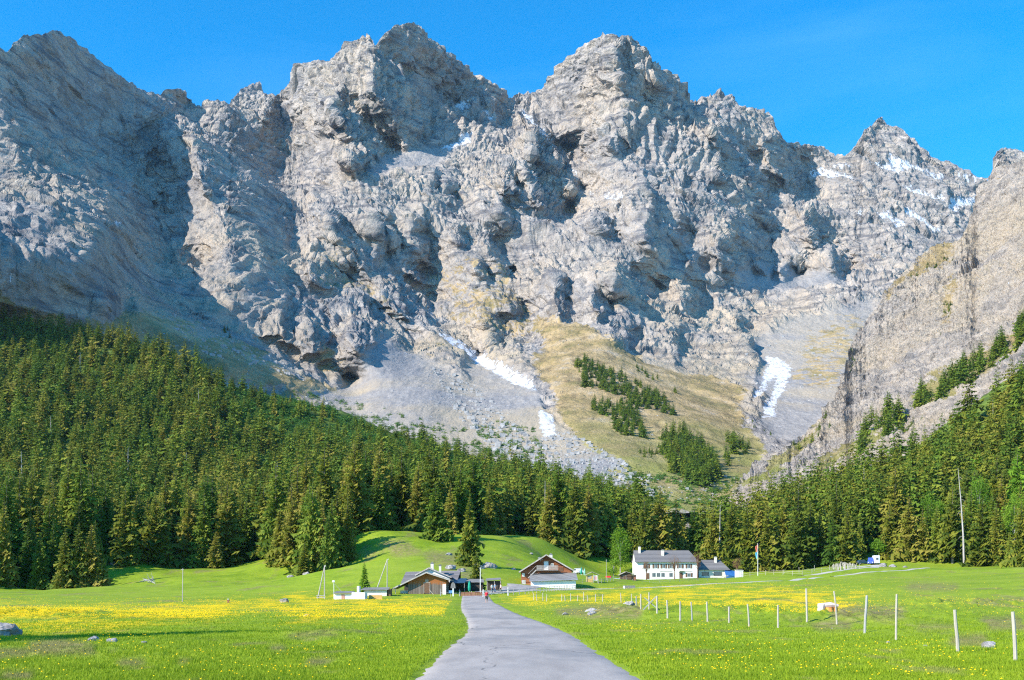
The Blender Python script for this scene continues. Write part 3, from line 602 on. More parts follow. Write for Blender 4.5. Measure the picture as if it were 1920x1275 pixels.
# behind the wood the ground sheet dives under the foot of the rock walls
PXg = 960+F*Xg/np.maximum(Yg, 30)
Zg = Zg-np.clip(Yg-backY(PXg)-45, 0, 400)*0.9*(Yg > 400)
fl, br, fo = g_attrs(Xg, Yg, Zg)
def ground_material():
    m = NM('meadow', 0.85, 0.15); z = m.attr('zone')
    n1 = m.noise(0.16, 6, 0.6); n2 = m.noise(1.3, 6, 0.7); n3 = m.noise(0.03, 4, 0.5); n4 = m.noise(7.0, 4, 0.7)
    g = m.ramp(n1, [(0.32, (0.145, 0.225, 0.008)), (0.5, (0.225, 0.315, 0.012)), (0.68, (0.30, 0.365, 0.022))])
    g = m.mix(m.ramp(n2, [(0.35, 0.55), (0.55, 0.0)]), g, (0.07, 0.15, 0.006))
    g = m.mix(m.ramp(n3, [(0.40, 0.0), (0.64, 0.5)]), g, (0.26, 0.32, 0.03))
    g = m.mix(m.ramp(n4, [(0.55, 0.0), (0.75, 0.35)]), g, (0.27, 0.40, 0.03))
    dry = m.ramp(n2, [(0.34, (0.085, 0.075, 0.03)), (0.5, (0.22, 0.18, 0.07)), (0.66, (0.33, 0.27, 0.12))])
    g = m.mix(m.math('MULTIPLY', z[1], m.ramp(m.noise(0.9, 6, 0.7), [(0.36, 0.15), (0.56, 0.95)])), g, dry)
    yf = m.ramp(m.math('ADD', m.noise(2.6, 5, 0.75, stretch=(0.45, 0.9, 1)), m.math('MULTIPLY', z[0], 0.26)), [(0.60, 0.0), (0.78, 0.85)])
    g = m.mix(m.math('MULTIPLY', yf, m.ramp(z[0], [(0.05, 0.0), (0.5, 1.0)])), g, (0.74, 0.50, 0.006))
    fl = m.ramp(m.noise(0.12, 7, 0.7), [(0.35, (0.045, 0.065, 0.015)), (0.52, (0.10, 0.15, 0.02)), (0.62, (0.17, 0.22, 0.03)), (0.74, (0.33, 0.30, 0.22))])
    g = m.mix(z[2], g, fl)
    m.bump(m.math('ADD', m.math('MULTIPLY', n2, 0.10), m.math('MULTIPLY', n4, 0.03)), 0.8, 1.0)
    return m.col(g)
zone = np.stack([fl, br, fo], -1).reshape(-1, 3)
ground = link('ground', mesh_np('ground', np.stack([Xg, Yg, Zg], -1).reshape(-1, 3), grid_faces(nY, nX), [ground_material()], True, {'zone': zone}))
tag(ground, 'green alpine meadow floor rising into wooded slopes', kind='structure')
del Xg, Yg, Zg, fl, br, fo, zone

# ---------------------------------------------------------------- road and track
def asphalt():
    m = NM('asphalt', 0.85, 0.25)
    n = m.noise(0.5, 6, 0.65, stretch=(1.6, 0.35, 1)); f = m.noise(22, 4, 0.8); b = m.noise(0.22, 4, 0.6, stretch=(1, .5, 1))
    c = m.ramp(n, [(0.33, (0.31, 0.272, 0.245)), (0.55, (0.405, 0.358, 0.322)), (0.75, (0.46, 0.41, 0.37))])
    c = m.mix(m.ramp(b, [(0.48, 0.0), (0.60, 0.7)]), c, (0.235, 0.225, 0.22))
    c = m.mix(m.ramp(f, [(0.42, 0.35), (0.55, 0.0)]), c, (0.15, 0.15, 0.16))
    v = m.new('ShaderNodeTexVoronoi'); v.feature = 'DISTANCE_TO_EDGE'; v.inputs['Scale'].default_value = 0.13
    mp = m.new('ShaderNodeMapping'); mp.inputs['Scale'].default_value = (1.5, 0.8, 1); 
    nn = m.new('ShaderNodeTexNoise'); nn.inputs['Scale'].default_value = 0.9; nn.inputs['Detail'].default_value = 5; m.L(m.co, nn.inputs['Vector'])
    add = m.new('ShaderNodeMixRGB'); add.blend_type = 'ADD'; add.inputs['Fac'].default_value = 0.9; m.L(m.co, add.inputs['Color1']); m.L(nn.outputs['Color'], add.inputs['Color2'])
    m.L(add.outputs[0], mp.inputs['Vector']); m.L(mp.outputs[0], v.inputs['Vector'])
    c = m.mix(m.math('MULTIPLY', m.ramp(v.outputs['Distance'], [(0.0, 0.85), (0.006, 0.0)]), m.ramp(b, [(0.42, 0.0), (0.5, 1.0)])), c, (0.06, 0.06, 0.065))
    m.bump(f, 0.5, 0.006); return m.col(c)
ys = np.concatenate([np.linspace(-28, 60, 500), np.linspace(60.3, 165, 240)])
wd_ = 0.20*(1-sstep(30, 70, ys)); a = smooth_interp(ys, ryv, rxl)-wd_*1.3; b = smooth_interp(ys, ryv, rxr)+wd_*1.5; nw = 17
t = np.linspace(0, 1, nw)[None]
edge = 0.13*np.exp(-((t-0)/.06)**2)*fbm(ys/0.9, ys*0, 4, .7, 401)[:, None]-0.13*np.exp(-((t-1)/.06)**2)*fbm(ys/0.9, ys*0+9, 4, .7, 403)[:, None]
X = a[:, None]*(1-t)+b[:, None]*t+edge; Y = np.repeat(ys[:, None], nw, 1)
Z = ground_z(X, Y, False)+0.035+0.05*(1-(2*t-1)**2)+0.02
Z[:, 0] -= 0.12; Z[:, -1] -= 0.12
MAT_ASPH = asphalt()
road = link('road', mesh_np('road', np.stack([X, Y, Z], -1).reshape(-1, 3), grid_faces(len(ys), nw), [MAT_ASPH]))
tag(road, 'narrow grey asphalt road curving toward the farm buildings', kind='structure')
mg = NM('gravel', 0.95, 0.1)
MAT_GRAV = mg.col(mg.ramp(mg.noise(1.2, 6, 0.7), [(0.3, (0.34, 0.31, 0.27)), (0.6, (0.50, 0.47, 0.42))])); mg.bump(mg.noise(9, 4, .7), 0.5, 0.02)
def strip(name, pts, wid, mat, label, lift=0.05):
    """pts: (px, Y) path over the ground, laid as one draped sheet"""
    P = np.array([((p[0]-960)/F*p[1], p[1]) for p in pts]); seg = np.hypot(*np.diff(P, axis=0).T); s = np.concatenate([[0], np.cumsum(seg)])
    n = max(8, int(s[-1]/1.0)); q = np.linspace(0, s[-1], n); x = np.interp(q, s, P[:, 0]); y = np.interp(q, s, P[:, 1])
    for _ in range(6): x[1:-1] = (x[:-2]+x[1:-1]+x[2:])/3; y[1:-1] = (y[:-2]+y[1:-1]+y[2:])/3
    tx = np.gradient(x); ty_ = np.gradient(y); l = np.hypot(tx, ty_); nx_ = -ty_/l; ny_ = tx/l
    tt = np.linspace(-.5, .5, 7)[None]; wv = (wid*(1+.25*fbm(q/4, q*0, 3, .6, 411)))[:, None]
    X = x[:, None]+nx_[:, None]*tt*wv; Y = y[:, None]+ny_[:, None]*tt*wv
    Z = ground_z(X, Y, False)+lift+0.05; Z[:, 0] -= .12; Z[:, -1] -= .12
    o = link(name, mesh_np(name, np.stack([X, Y, Z], -1).reshape(-1, 3), grid_faces(n, 7), [mat])); tag(o, label, kind='structure'); return o
strip('path', [(905, 168), (935, 172), (965, 176), (1000, 186), (1080, 197), (1160, 204), (1330, 222), (1480, 240), (1540, 260)], 2.3, MAT_GRAV, 'pale gravel track crossing the flowering meadow to the right')
strip('path', [(1500, 285), (1560, 295), (1620, 315), (1650, 335), (1600, 335)], 3.5, MAT_GRAV, 'pale gravel lane by the rail fence at the right edge of the wood')
strip('path', [(1560, 268), (1620, 275), (1700, 290), (1740, 300)], 1.6, MAT_GRAV, 'thin pale gravel trace in the grass on the right')
strip('road', [(918, 172), (945, 182), (975, 196), (985, 206)], 7.0, MAT_ASPH, 'grey asphalt yard between the barn and the brown chalet', 0.08)

# ================================================================ VEGETATION
def leafmat(name, c1, c2, c3, trans=0.25, var=0.5, hue=(0, 0, 0)):
    m = NM(name, 0.7, 0.15); oi = m.new('ShaderNodeObjectInfo'); geo = m.new('ShaderNodeNewGeometry')
    a = m.attr('tone')
    r = m.math('FRACT', m.math('ADD', oi.outputs['Random'], a[0]))
    n = m.noise(0.45, 4, 0.7)
    f = m.math('ADD', m.math('MULTIPLY', r, var), m.math('MULTIPLY', m.math('ADD', m.math('SUBTRACT', n, 0.5), m.math('MULTIPLY', m.math('SUBTRACT', a[1], 0.5), 0.5)), 0.9), True)
    c = m.ramp(f, [(0.05, c1), (0.33, c2), (0.62, c3)])
    bl = m.new('ShaderNodeBsdfTranslucent'); m.L(c, bl.inputs['Color']); mx = m.new('ShaderNodeMixShader'); mx.inputs['Fac'].default_value = trans
    m.col(c); m.L(m.b.outputs[0], mx.inputs[1]); m.L(bl.outputs[0], mx.inputs[2])
    m.L(mx.outputs[0], m.t.nodes['Material Output'].inputs['Surface']); return m.m
MAT_SPR = leafmat('spruce_needles', (0.070, 0.110, 0.014), (0.185, 0.200, 0.018), (0.275, 0.235, 0.042))
MAT_SPG = leafmat('green_spruce_needles', (0.060, 0.120, 0.014), (0.135, 0.195, 0.018), (0.25, 0.275, 0.032))
MAT_LIME = leafmat('fresh_leaves', (0.13, 0.26, 0.02), (0.20, 0.34, 0.025), (0.29, 0.40, 0.05), 0.35)
MAT_SCRUB = leafmat('scrub_leaves', (0.05, 0.15, 0.025), (0.10, 0.21, 0.03), (0.19, 0.27, 0.05), 0.3)
MAT_BUD = leafmat('budding_twigs', (0.17, 0.085, 0.045), (0.23, 0.125, 0.065), (0.30, 0.18, 0.09), 0.1)
mb = NM('bark', 0.9, 0.1); MAT_BARK = mb.col(mb.ramp(mb.noise(3.0, 5, 0.7, stretch=(1, 1, .2)), [(0.3, (0.10, 0.075, 0.055)), (0.7, (0.27, 0.235, 0.20))]))
mb = NM('dead_wood', 0.85, 0.15); MAT_DEAD = mb.col(mb.ramp(mb.noise(2.0, 5, 0.7, stretch=(1, 1, .15)), [(0.3, (0.24, 0.21, 0.19)), (0.7, (0.50, 0.46, 0.43))]))

def tube_np(pts, rad, n=6):
    """tapered tube through pts -> V, F(quads)"""
    P = np.array(pts, float); V = []; 
    for i, p in enumerate(P):
        d = P[min(i+1, len(P)-1)]-P[max(i-1, 0)]; d /= np.linalg.norm(d)+1e-9
        u = np.cross(d, (0.31, 0.9, 0.12) if abs(d[2]) > .8 else (0, 0, 1)); u /= np.linalg.norm(u)+1e-9; v = np.cross(d, u)
        for k in range(n):
            a_ = 2*math.pi*k/n; V.append(p+rad[i]*(math.cos(a_)*u+math.sin(a_)*v))
    Fq = [(i*n+k, i*n+(k+1) % n, (i+1)*n+(k+1) % n, (i+1)*n+k) for i in range(len(P)-1) for k in range(n)]
    return np.array(V), np.array(Fq)
def quads_to_tris(q): return np.vstack([q[:, [0, 1, 2]], q[:, [0, 2, 3]]])
def spruce_np(seed, h=1.0, wid=0.17, levels=46, per=9, seg=3, lowest=0.05, ragged=0.25, narrow=1.0):
    """crown of a conifer of unit height made of drooping sprays, tris"""
    r = np.random.RandomState(seed); V = []; T = []; tone = []
    lob = r.rand(8)*2*np.pi
    for i in range(levels):
        t = (i+r.rand()*0.7)/levels; z = lowest+(1-lowest)*t**0.93
        q = 1-t
        prof = wid*(q**0.78)*(0.35+0.65*min(1, (t+0.10)/0.16))*narrow
        nper = max(3, int(per*(0.45+0.55*q)))
        a0 = r.rand()*7
        lv = 1+ragged*0.7*(r.rand()-0.5)
        for k in range(nper):
            a_ = a0+2*np.pi*k/nper+r.randn()*0.22
            Lb = prof*lv*(1+ragged*r.randn()*0.7)*(1+0.13*np.sin(2*a_+lob[0]+t*9)+0.1*np.sin(3*a_+lob[1]-t*14))
            if Lb < 0.006: Lb = 0.006
            if r.rand() < 0.05*ragged*4: Lb *= 0.35
            dr = np.array([np.cos(a_), np.sin(a_), 0]); sd = np.array([-np.sin(a_), np.cos(a_), 0])
            droop = (0.12+0.45*q)*(0.8+0.5*r.rand()); up = 0.22*r.rand()
            tn = r.rand(); zb = z+(r.rand()-.5)*1.6/levels*(q+.15)
            for s_ in range(seg):
                s0 = (0.18+0.82*s_/seg); s1 = (0.18+0.82*(s_+1)/seg)+0.07
                def P(s): return dr*Lb*s+np.array([0, 0, zb-droop*Lb*s**1.2+up*Lb*max(0, s-0.6)*1.6])
                p0, p1 = P(s0), P(s1); wd = Lb*(0.36-0.20*s0)*(0.8+0.5*r.rand())+0.004
                hang = wd*(0.55+0.9*r.rand())
                for sg in (-1, 1):
                    tip = p0*0.35+p1*0.65+sd*sg*wd+np.array([0, 0, -hang])+r.randn(3)*0.0025
                    b = len(V); V += [p0, p1, tip]; T.append((b, b+1, b+2)); tone += [tn]*2+[tn*0.6+0.4]
                if seg > 2 or s_ == seg-1:      # a hanging or rising twig
                    tip = p1+dr*Lb*0.10+np.array([0, 0, (r.rand()-0.62)*Lb*0.42])+sd*r.randn()*wd*.4
                    b = len(V); V += [p0*.5+p1*.5, p1-np.array([0, 0, Lb*0.10]), tip]; T.append((b, b+1, b+2)); tone += [tn]*3
    # leader
    b = len(V); V += [np.array([-.006, 0, .955]), np.array([.006, 0, .955]), np.array([0, 0, 1.0])]; T.append((b, b+1, b+2)); tone += [.5]*3
    V = np.array(V); return V*h, np.array(T), np.array(tone)
def crown_mesh(name, V, T, tone, mat, k=0.0):
    return mesh_np(name, V, T, [mat], False, {'tone': np.stack([tone*0+k, tone, tone*0], -1)})
SPR = []; LOD = []
for i in range(7):
    wd = (0.155, 0.17, 0.185, 0.145, 0.20, 0.16, 0.23)[i]; lo = (0.06, 0.04, 0.10, 0.05, 0.03, 0.16, 0.02)[i]
    V, T, tn = spruce_np(100+i, 1, wd, 46, 10, 3, lo, (0.25, .3, .38, .3, .22, .5, .2)[i]); SPR.append((V, T, tn))
for i in range(5):
    LOD.append(spruce_np(200+i, 1, (0.165, .185, .15, .195, .155)[i], 30, 7, 2, 0.06, 0.45))
H0 = 20.0
sp_me = [[crown_mesh('crown', V*H0, T, tn, mt) for (V, T, tn) in SPR] for mt in (MAT_SPR, MAT_SPG)]
sp_me.append([crown_mesh('crown', V*H0, T, tn, MAT_LIME) for (V, T, tn) in SPR[:3]])
tv, tf = tube_np([(0, 0, -1.2), (0, 0, 0.2), (.05, 0, 6), (0, .04, 13), (0, 0, 19.4)], [.40, .30, .22, .13, .02], 7)
trunk_me = mesh_np('trunk', tv, tf, [MAT_BARK])
NTREE = [0]
def tree_obj(name, loc, h, kind=0, var=None, wscale=1.0, label=None, group=None, cat='tree', rz=None):
    ms = sp_me[kind]; me = ms[(NTREE[0] if var is None else var) % len(ms)]; NTREE[0] += 1
    root = bpy.data.objects.new(name, None); col.objects.link(root); root.empty_display_size = 0.1
    root.location = loc; root.rotation_euler = (0, 0, random.random()*6.28 if rz is None else rz); s_ = h/H0; root.scale = (s_*wscale, s_*wscale, s_)
    c = bpy.data.objects.new('crown', me); col.objects.link(c); c.parent = root
    tk = bpy.data.objects.new('trunk', trunk_me); col.objects.link(tk); tk.parent = root
    tag(root, label, cat, group); return root

# single conifers one can point to, (px, Y, height m, kind, width, label)
EDGE = [
 (8,262,24,0,.8,'tall narrow brownish spruce at the far left edge of the picture'),
 (52,268,17,1,1.0,'dark green spruce leftmost of the clump beside the brown spruces on the left meadow'),
 (75,266,15.5,1,.9,'slim green spruce pressed against the dark green spruce of the left clump'),
 (100,278,18,1,.9,'green spruce standing behind the middle of the left clump'),
 (122,262,16.5,0,1.0,'olive spruce at the front of the left clump with foliage to the ground'),
 (148,263,18,0,1.05,'broad olive brown spruce in the middle of the left clump'),
 (172,264,17.5,0,1.0,'tallest brown spruce on the right side of the left clump'),
 (188,266,14,1,.9,'lower green spruce ending the left clump next to the long meadow shadow'),
 (235,300,23.5,0,1.15,'big pointed olive spruce alone at the corner of the wood above the left meadow'),
 (262,312,21,1,1.0,'dark spruce right behind the big pointed olive spruce'),
 (212,345,16,1,.9,'slender green spruce behind the gap left of the big pointed olive spruce'),
 (525,292,17,0,1.1,'olive spruce at the left end of the clump above the tripod pole'),
 (548,286,20,0,1.2,'wide brown olive spruce in the middle of the clump above the tripod pole'),
 (572,298,21,0,1.0,'tall spruce behind the small round spruce'),
 (571,267,9.2,0,1.55,'small round bushy spruce in front of the clump on the meadow'),
 (606,276,19,0,.75,'narrow column shaped brown spruce right of the small round spruce'),
 (632,284,21,0,1.0,'tall olive spruce at the right part of the clump casting the dark meadow shadow'),
 (652,280,19,0,.95,'rightmost olive spruce of the clump beside the green hill'),
 (700,322,17,1,1.2,'wide dark green spruce on the top edge of the green hill'),
 (718,326,15,1,1.0,'second green spruce on the top edge of the green hill'),
 (817,300,18,1,1.05,'dark green cone shaped spruce standing alone on the green hill'),
 (845,318,17,0,1.0,'greyish spruce behind the lone spruce on the green hill'),
 (881,236,17.5,0,.92,'tall bronze spruce standing alone in the middle of the green hill'),
 (893,183,7.5,0,.95,'sparse bronze young spruce beside the white pole at the barn'),
 (1052,364,26,0,1.1,'broad olive spruce directly behind the brown chalet'),
 (1078,360,27.5,0,1.15,'tall brown olive spruce above the chalet chimney'),
 (1104,366,26.5,0,1.15,'broad brown spruce right of the chalet roof'),
 (1035,372,21.5,0,.8,'slim spruce at the left edge of the trees behind the chalet'),
 (1185,372,22,0,1.0,'olive spruce behind the bright green leafy tree'),
 (1208,368,26,0,1.0,'brown spruce behind the left chimney of the white house'),
 (1238,372,29,0,1.15,'tallest brown spruce behind the white house'),
 (1268,376,27,0,1.0,'olive spruce behind the right half of the white house roof'),
 (1302,378,25,1,1.0,'dark green spruce behind the right end of the white house'),
 (1338,368,24,0,1.1,'olive spruce behind the annex chimney'),
 (1372,366,26,0,1.0,'pale trunked spruce right of the annex'),
 (1402,362,27,0,1.05,'olive brown spruce left of the flag pole'),
 (1440,360,25,0,1.1,'olive spruce just right of the flag pole'),
 (1470,362,26,0,1.0,'greenish spruce between the flag pole and the rust brown spruce'),
 (1497,356,31,0,1.2,'large rust brown spruce, the biggest at the right edge of the wood'),
 (1520,362,24,0,.9,'spruce tucked behind the large rust brown spruce'),
 (1562,352,18,1,1.1,'green spruce above the split wood stack'),
 (1590,350,20,0,1.1,'yellowish olive spruce left of the parked blue truck'),
 (1612,362,15,1,.9,'small spruce directly left of the parked truck'),
 (1668,352,20,0,1.1,'olive spruce right of the parked truck'),
 (1705,345,22.5,0,1.15,'full olive spruce third right of the parked truck'),
 (1730,343,19,0,1.0,'slightly lower spruce beside the full olive spruce at the meadow edge'),
 (1757,342,19.5,1,.95,'green pointed spruce left of the dead white trunk'),
 (1786,335,26,0,1.1,'tall brown olive spruce directly left of the dead white trunk'),
 (1842,322,23,0,1.1,'full olive spruce right of the dead white trunk'),
 (1868,318,20,0,1.0,'olive spruce in front of the dark gap near the right edge'),
 (1893,312,11,1,.8,'small narrow green spruce near the right edge of the picture'),
 (1916,285,20,0,.9,'olive spruce cut by the right edge of the picture'),
 (1935,300,24,0,1.0,'tall spruce just beyond the right edge'),
 (-25,280,22,1,1.0,'dark spruce beyond the left edge of the meadow'),
]
for px, Y, h, k, ws, lab in EDGE:
    tree_obj('spruce', at(px, Y, -0.1), h, k, None, ws, lab, 'spruces along the edge of the meadow')
# spruce added out of frame to cast the long shadow on the near grass
tree_obj('spruce', (-51, 13.5, gz(-51, 13.5)-.1), 32, 1, 4, 1.25, 'unseen spruce added left of the near meadow to cast a long shadow', None)

# forest trees: candidates over both wooded slopes
rs = np.random.RandomState(11)
cand = []
pxf = rs.uniform(-420, 2350, 60000); Yf = np.sqrt(rs.uniform(250**2, 1010**2, 60000))
ok = (Yf > frontY(pxf)+2) & (Yf < backY(pxf))
gap = ((pxf > 1225) & (pxf < 1420) & (Yf > 470))
scr = (pxf > 440) & (pxf < 1230) & (Yf > backY(pxf)-230) & (rs.rand(60000) < 0.30+.5*sstep(0, 1, (Yf-backY(pxf)+230)/230))
ok &= ~gap & ~scr & (fbm(pxf/38, Yf/26, 3, .6, 519) > -.42-.5*(Yf < 420)) & ~((pxf > 198) & (pxf < 228) & (Yf < 345))
pxf = pxf[ok]; Yf = Yf[ok]
xf = (pxf-960)/F*Yf
cell = {}; keep = []
for i in range(len(xf)):
    dmin = 4.8 if Yf[i] < 450 else (8.2 if pxf[i] < 1300 else 8.6)
    ci = (int(xf[i]//6), int(Yf[i]//6)); good = True
    for a_ in (-1, 0, 1):
        for b_ in (-1, 0, 1):
            for j in cell.get((ci[0]+a_, ci[1]+b_), ()):
                if (xf[i]-xf[j])**2+(Yf[i]-Yf[j])**2 < dmin*dmin: good = False; break
            if not good: break
        if not good: break
    if good: cell.setdefault(ci, []).append(i); keep.append(i)
keep = np.array(keep); pxf = pxf[keep]; Yf = Yf[keep]; xf = xf[keep]
zf = ground_z(xf, Yf, False)
hf = 21.5+fbm(xf/60, Yf/60, 3, .6, 501)*5+rs.randn(len(xf))*5.2
hf *= np.where((pxf < 1200) & (Yf > 430), 0.98, 1.08); hf *= np.where((pxf > 1420) & (Yf > 400), 1.12, 1)
hf *= np.where((Yf > backY(pxf)-120) & (pxf > 420) & (pxf < 1300), 0.62, 1.0)
hf *= np.where((pxf < 450) & (Yf > 800), 0.9, 1)
hf = np.clip(hf, 6, 32)
order = np.argsort(Yf)
kindf = np.where(rs.rand(len(xf))+0.35*fbm(xf/40, Yf/40, 3, .6, 507) > 0.56, 1, 0)
kindf = np.where((rs.rand(len(xf)) < 0.05) & (pxf > 1650) & (Yf < 460), 2, kindf)
kindf = np.where((rs.rand(len(xf)) < 0.5) & (pxf > 420) & (pxf < 1230) & (Yf > backY(pxf)-190), 1, kindf)
inview = [i for i in order if -20 < pxf[i] < 1940]
NIND = 236
ind = set(inview[:NIND])
ZONES = [(-1e9, 60, 'at the far left edge'), (60, 200, 'above the left clump'), (200, 330, 'above the big pointed spruce'), (330, 430, 'above the lone grey pole'), (430, 520, 'left of the small round spruce'), (520, 600, 'above the small round spruce'), (600, 680, 'above the low white shed'), (680, 780, 'above the barn'), (780, 900, 'behind the bronze spruce'), (900, 1000, 'left of the brown chalet'), (1000, 1100, 'behind the brown chalet'), (1100, 1190, 'behind the bright leafy tree'), (1190, 1310, 'behind the white house'), (1310, 1420, 'left of the flagpole'), (1420, 1530, 'right of the flagpole'), (1530, 1640, 'behind the log stack'), (1640, 1740, 'right of the blue van'), (1740, 1830, 'around the dead trunk'), (1830, 1e9, 'near the right edge')]
for i in ind:
    zn = [z_ for a_, b_, z_ in ZONES if a_ <= pxf[i] < b_][0]
    dd_ = Yf[i]-frontY(pxf[i]); row = 'front rows' if dd_ < 14 else ('middle rows' if dd_ < 34 else 'rear rows')
    look = ('olive', 'dark green', 'light green')[kindf[i]]; sz = 'short' if hf[i] < 18.5 else ('tall' if hf[i] > 24.5 else 'middling'); kd = 'larch' if kindf[i] == 2 else 'spruce'
    tree_obj(kd, (xf[i], Yf[i], zf[i]-.2), float(hf[i]), int(kindf[i]), None, float(rs.uniform(.85, 1.2)),
        '%s %s %s in the %s %s' % (sz, look, kd, row, zn), '%s %s %ss, %s %s' % (sz, look, kd, row, zn))
def merge_trees(name, idx, X, Y, Z, Hh, K, label, lods=None, cat=None, mats=None):
    lods = lods or LOD
    Vs = []; Ts = []; tn = []; mi = []; off = 0
    for i in idx:
        V, T, t_ = lods[rs.randint(len(lods))]; a_ = rs.rand()*6.28; c_, s_ = math.cos(a_), math.sin(a_); wsc = rs.uniform(.85, 1.45)
        x = (V[:, 0]*c_-V[:, 1]*s_)*Hh[i]*wsc+X[i]; y = (V[:, 0]*s_+V[:, 1]*c_)*Hh[i]*wsc+Y[i]; z = V[:, 2]*Hh[i]+Z[i]
        Vs.append(np.stack([x, y, z], -1)); Ts.append(T+off); off += len(V); k = (0.55*rs.rand()+0.45*float(np.clip(.5+.9*perlin(X[i]/55, Y[i]/55, 5), 0, 1)))
        tn.append(np.stack([t_*0+k, t_, t_*0], -1)); mi.append(np.full(len(T), K[i], np.int32))
    me = mesh_np(name, np.vstack(Vs), np.vstack(Ts), mats or [MAT_SPR, MAT_SPG, MAT_LIME], False, {'tone': np.vstack(tn)})
    me.polygons.foreach_set('material_index', np.concatenate(mi))
    o = link(name, me); tag(o, label, cat, kind='stuff'); return o
rest = [i for i in order if i not in ind]
merge_trees('forest', rest, xf, Yf, zf-.2, hf, kindf, 'dense spruce forest covering the slopes on both sides of the valley', cat='forest')
print('forest trees', len(rest), 'individual', len(ind))

# dwarf pine scrub at the foot of the scree
sc_ = spruce_np(300, 1, 0.55, 6, 6, 2, 0.05, 0.4), spruce_np(301, 1, 0.62, 6, 6, 2, 0.05, 0.4)
n = 14000; pxs_ = rs.uniform(430, 1260, n); Ys_ = rs.uniform(560, 900, n)
ok = (Ys_ > backY(pxs_)-260) & (Ys_ < backY(pxs_)+18) & (fbm(pxs_/60, Ys_/25, 3, .6, 511) > -0.45+0.5*sstep(-20, 60, Ys_-backY(pxs_)+60))
pxs_ = pxs_[ok]; Ys_ = Ys_[ok]; x_ = (pxs_-960)/F*Ys_
merge_trees('scrub', range(len(x_)), x_, Ys_, ground_z(x_, Ys_, False)-.3, rs.uniform(2.5, 6.5, len(x_)), np.zeros(len(x_), int), 'green dwarf pine scrub between the forest and the scree', sc_, 'scrub', [MAT_SCRUB])
# conifers standing on the rock slopes: (polygon in view directions, count, min height, max height)
ONROCK = [([(1078,655),(1100,662),(1180,700),(1240,735),(1270,765),(1262,775),(1225,755),(1195,760),(1215,805),(1160,800),(1150,775),(1105,750),(1112,735),(1150,745),(1170,735),(1130,720),(1090,712),(1080,680)],270,8,15,'m'),
 ([(1185,668),(1240,700),(1238,708),(1190,685)],7,7,11,'m'),([(1260,715),(1270,725),(1262,730)],2,8,9,'m'),
 ([(1235,805),(1290,800),(1330,830),(1345,850),(1350,880),(1330,905),(1290,895),(1250,860)],110,12,19,'m'),([(1360,815),(1395,812),(1405,830),(1400,860),(1365,862)],12,13,17,'m'),([(1200,830),(1235,812),(1240,830),(1215,850)],10,6,9,'m'),
 ([(1405,780),(1450,800),(1448,806),(1408,788)],14,3,5,'m'),([(420,600),(440,610),(436,622),(420,615)],4,7,9,'m'),
 ([(1072,770),(1100,800),(1110,850),(1080,850),(1060,800)],0,3,5,'m'),
 ([(1610,810),(1640,780),(1700,745),(1750,720),(1790,690),(1820,665),(1880,630),(1925,590),(1990,560),(1990,620),(1925,640),(1850,690),(1790,725),(1740,760),(1700,770),(1640,815),(1612,835)],90,14,22,'c'),
 ([(1655,800),(1660,790),(1745,765),(1740,775)],8,9,13,'c'),([(1680,510),(1700,500),(1760,462),(1790,458),(1790,468),(1720,500)],10,4,8,'c'),([(1770,520),(1790,525),(1780,600),(1765,620)],10,4,7,'c'),([(1590,690),(1600,640),(1608,640),(1600,690)],7,4,6,'c'),
 ([(1470,830),(1540,780),(1560,760),(1570,780),(1500,840)],16,4,9,'c')]
tx = []
for poly, n, h0, h1, wh in ONROCK:
    P = np.array(poly); c = 0
    while c < n:
        px = rs.uniform(P[:, 0].min(), P[:, 0].max()); py = rs.uniform(P[:, 1].min(), P[:, 1].max())
        if not inpoly(poly, np.array([px]), np.array([py]))[0]: continue
        c += 1; py += 12 if wh == 'm' else 16
        q = (massif_point if wh == 'm' else cliff_point)([px], [py])[0]
        tx.append((q[0], q[1], q[2]-1.5, rs.uniform(h0, h1)*(1.3 if wh == 'm' else 1.15), 1))
tx = np.array(tx)
merge_trees('conifer_stand', range(len(tx)), tx[:, 0], tx[:, 1], tx[:, 2], tx[:, 3], tx[:, 4].astype(int), 'dark conifers scattered over the grassy knoll and the cliff ledges', cat='conifers')

# green bushes creeping up on the foot of the scree
n = 13000; qx = rs.uniform(540, 1430, n); qy = rs.uniform(715, 950, n)
up = np.interp(qx, [540, 640, 760, 860, 930, 1000, 1030, 1120, 1180, 1250, 1430], [728, 748, 776, 805, 786, 802, 872, 890, 880, 885, 900])
ok = (qy > up) & (fbm(qx/26, qy/15, 4, .6, 521) > .12-.0035*(qy-up)); qx = qx[ok]; qy = qy[ok]; Pm = massif_point(qx, qy)
merge_trees('scrub', range(len(qx)), Pm[:, 0], Pm[:, 1], Pm[:, 2]-.6, rs.uniform(2.2, 5.5, len(qx)), np.zeros(len(qx), int), 'patchy green bushes creeping up the foot of the scree fan', sc_, 'scrub', [MAT_SCRUB])
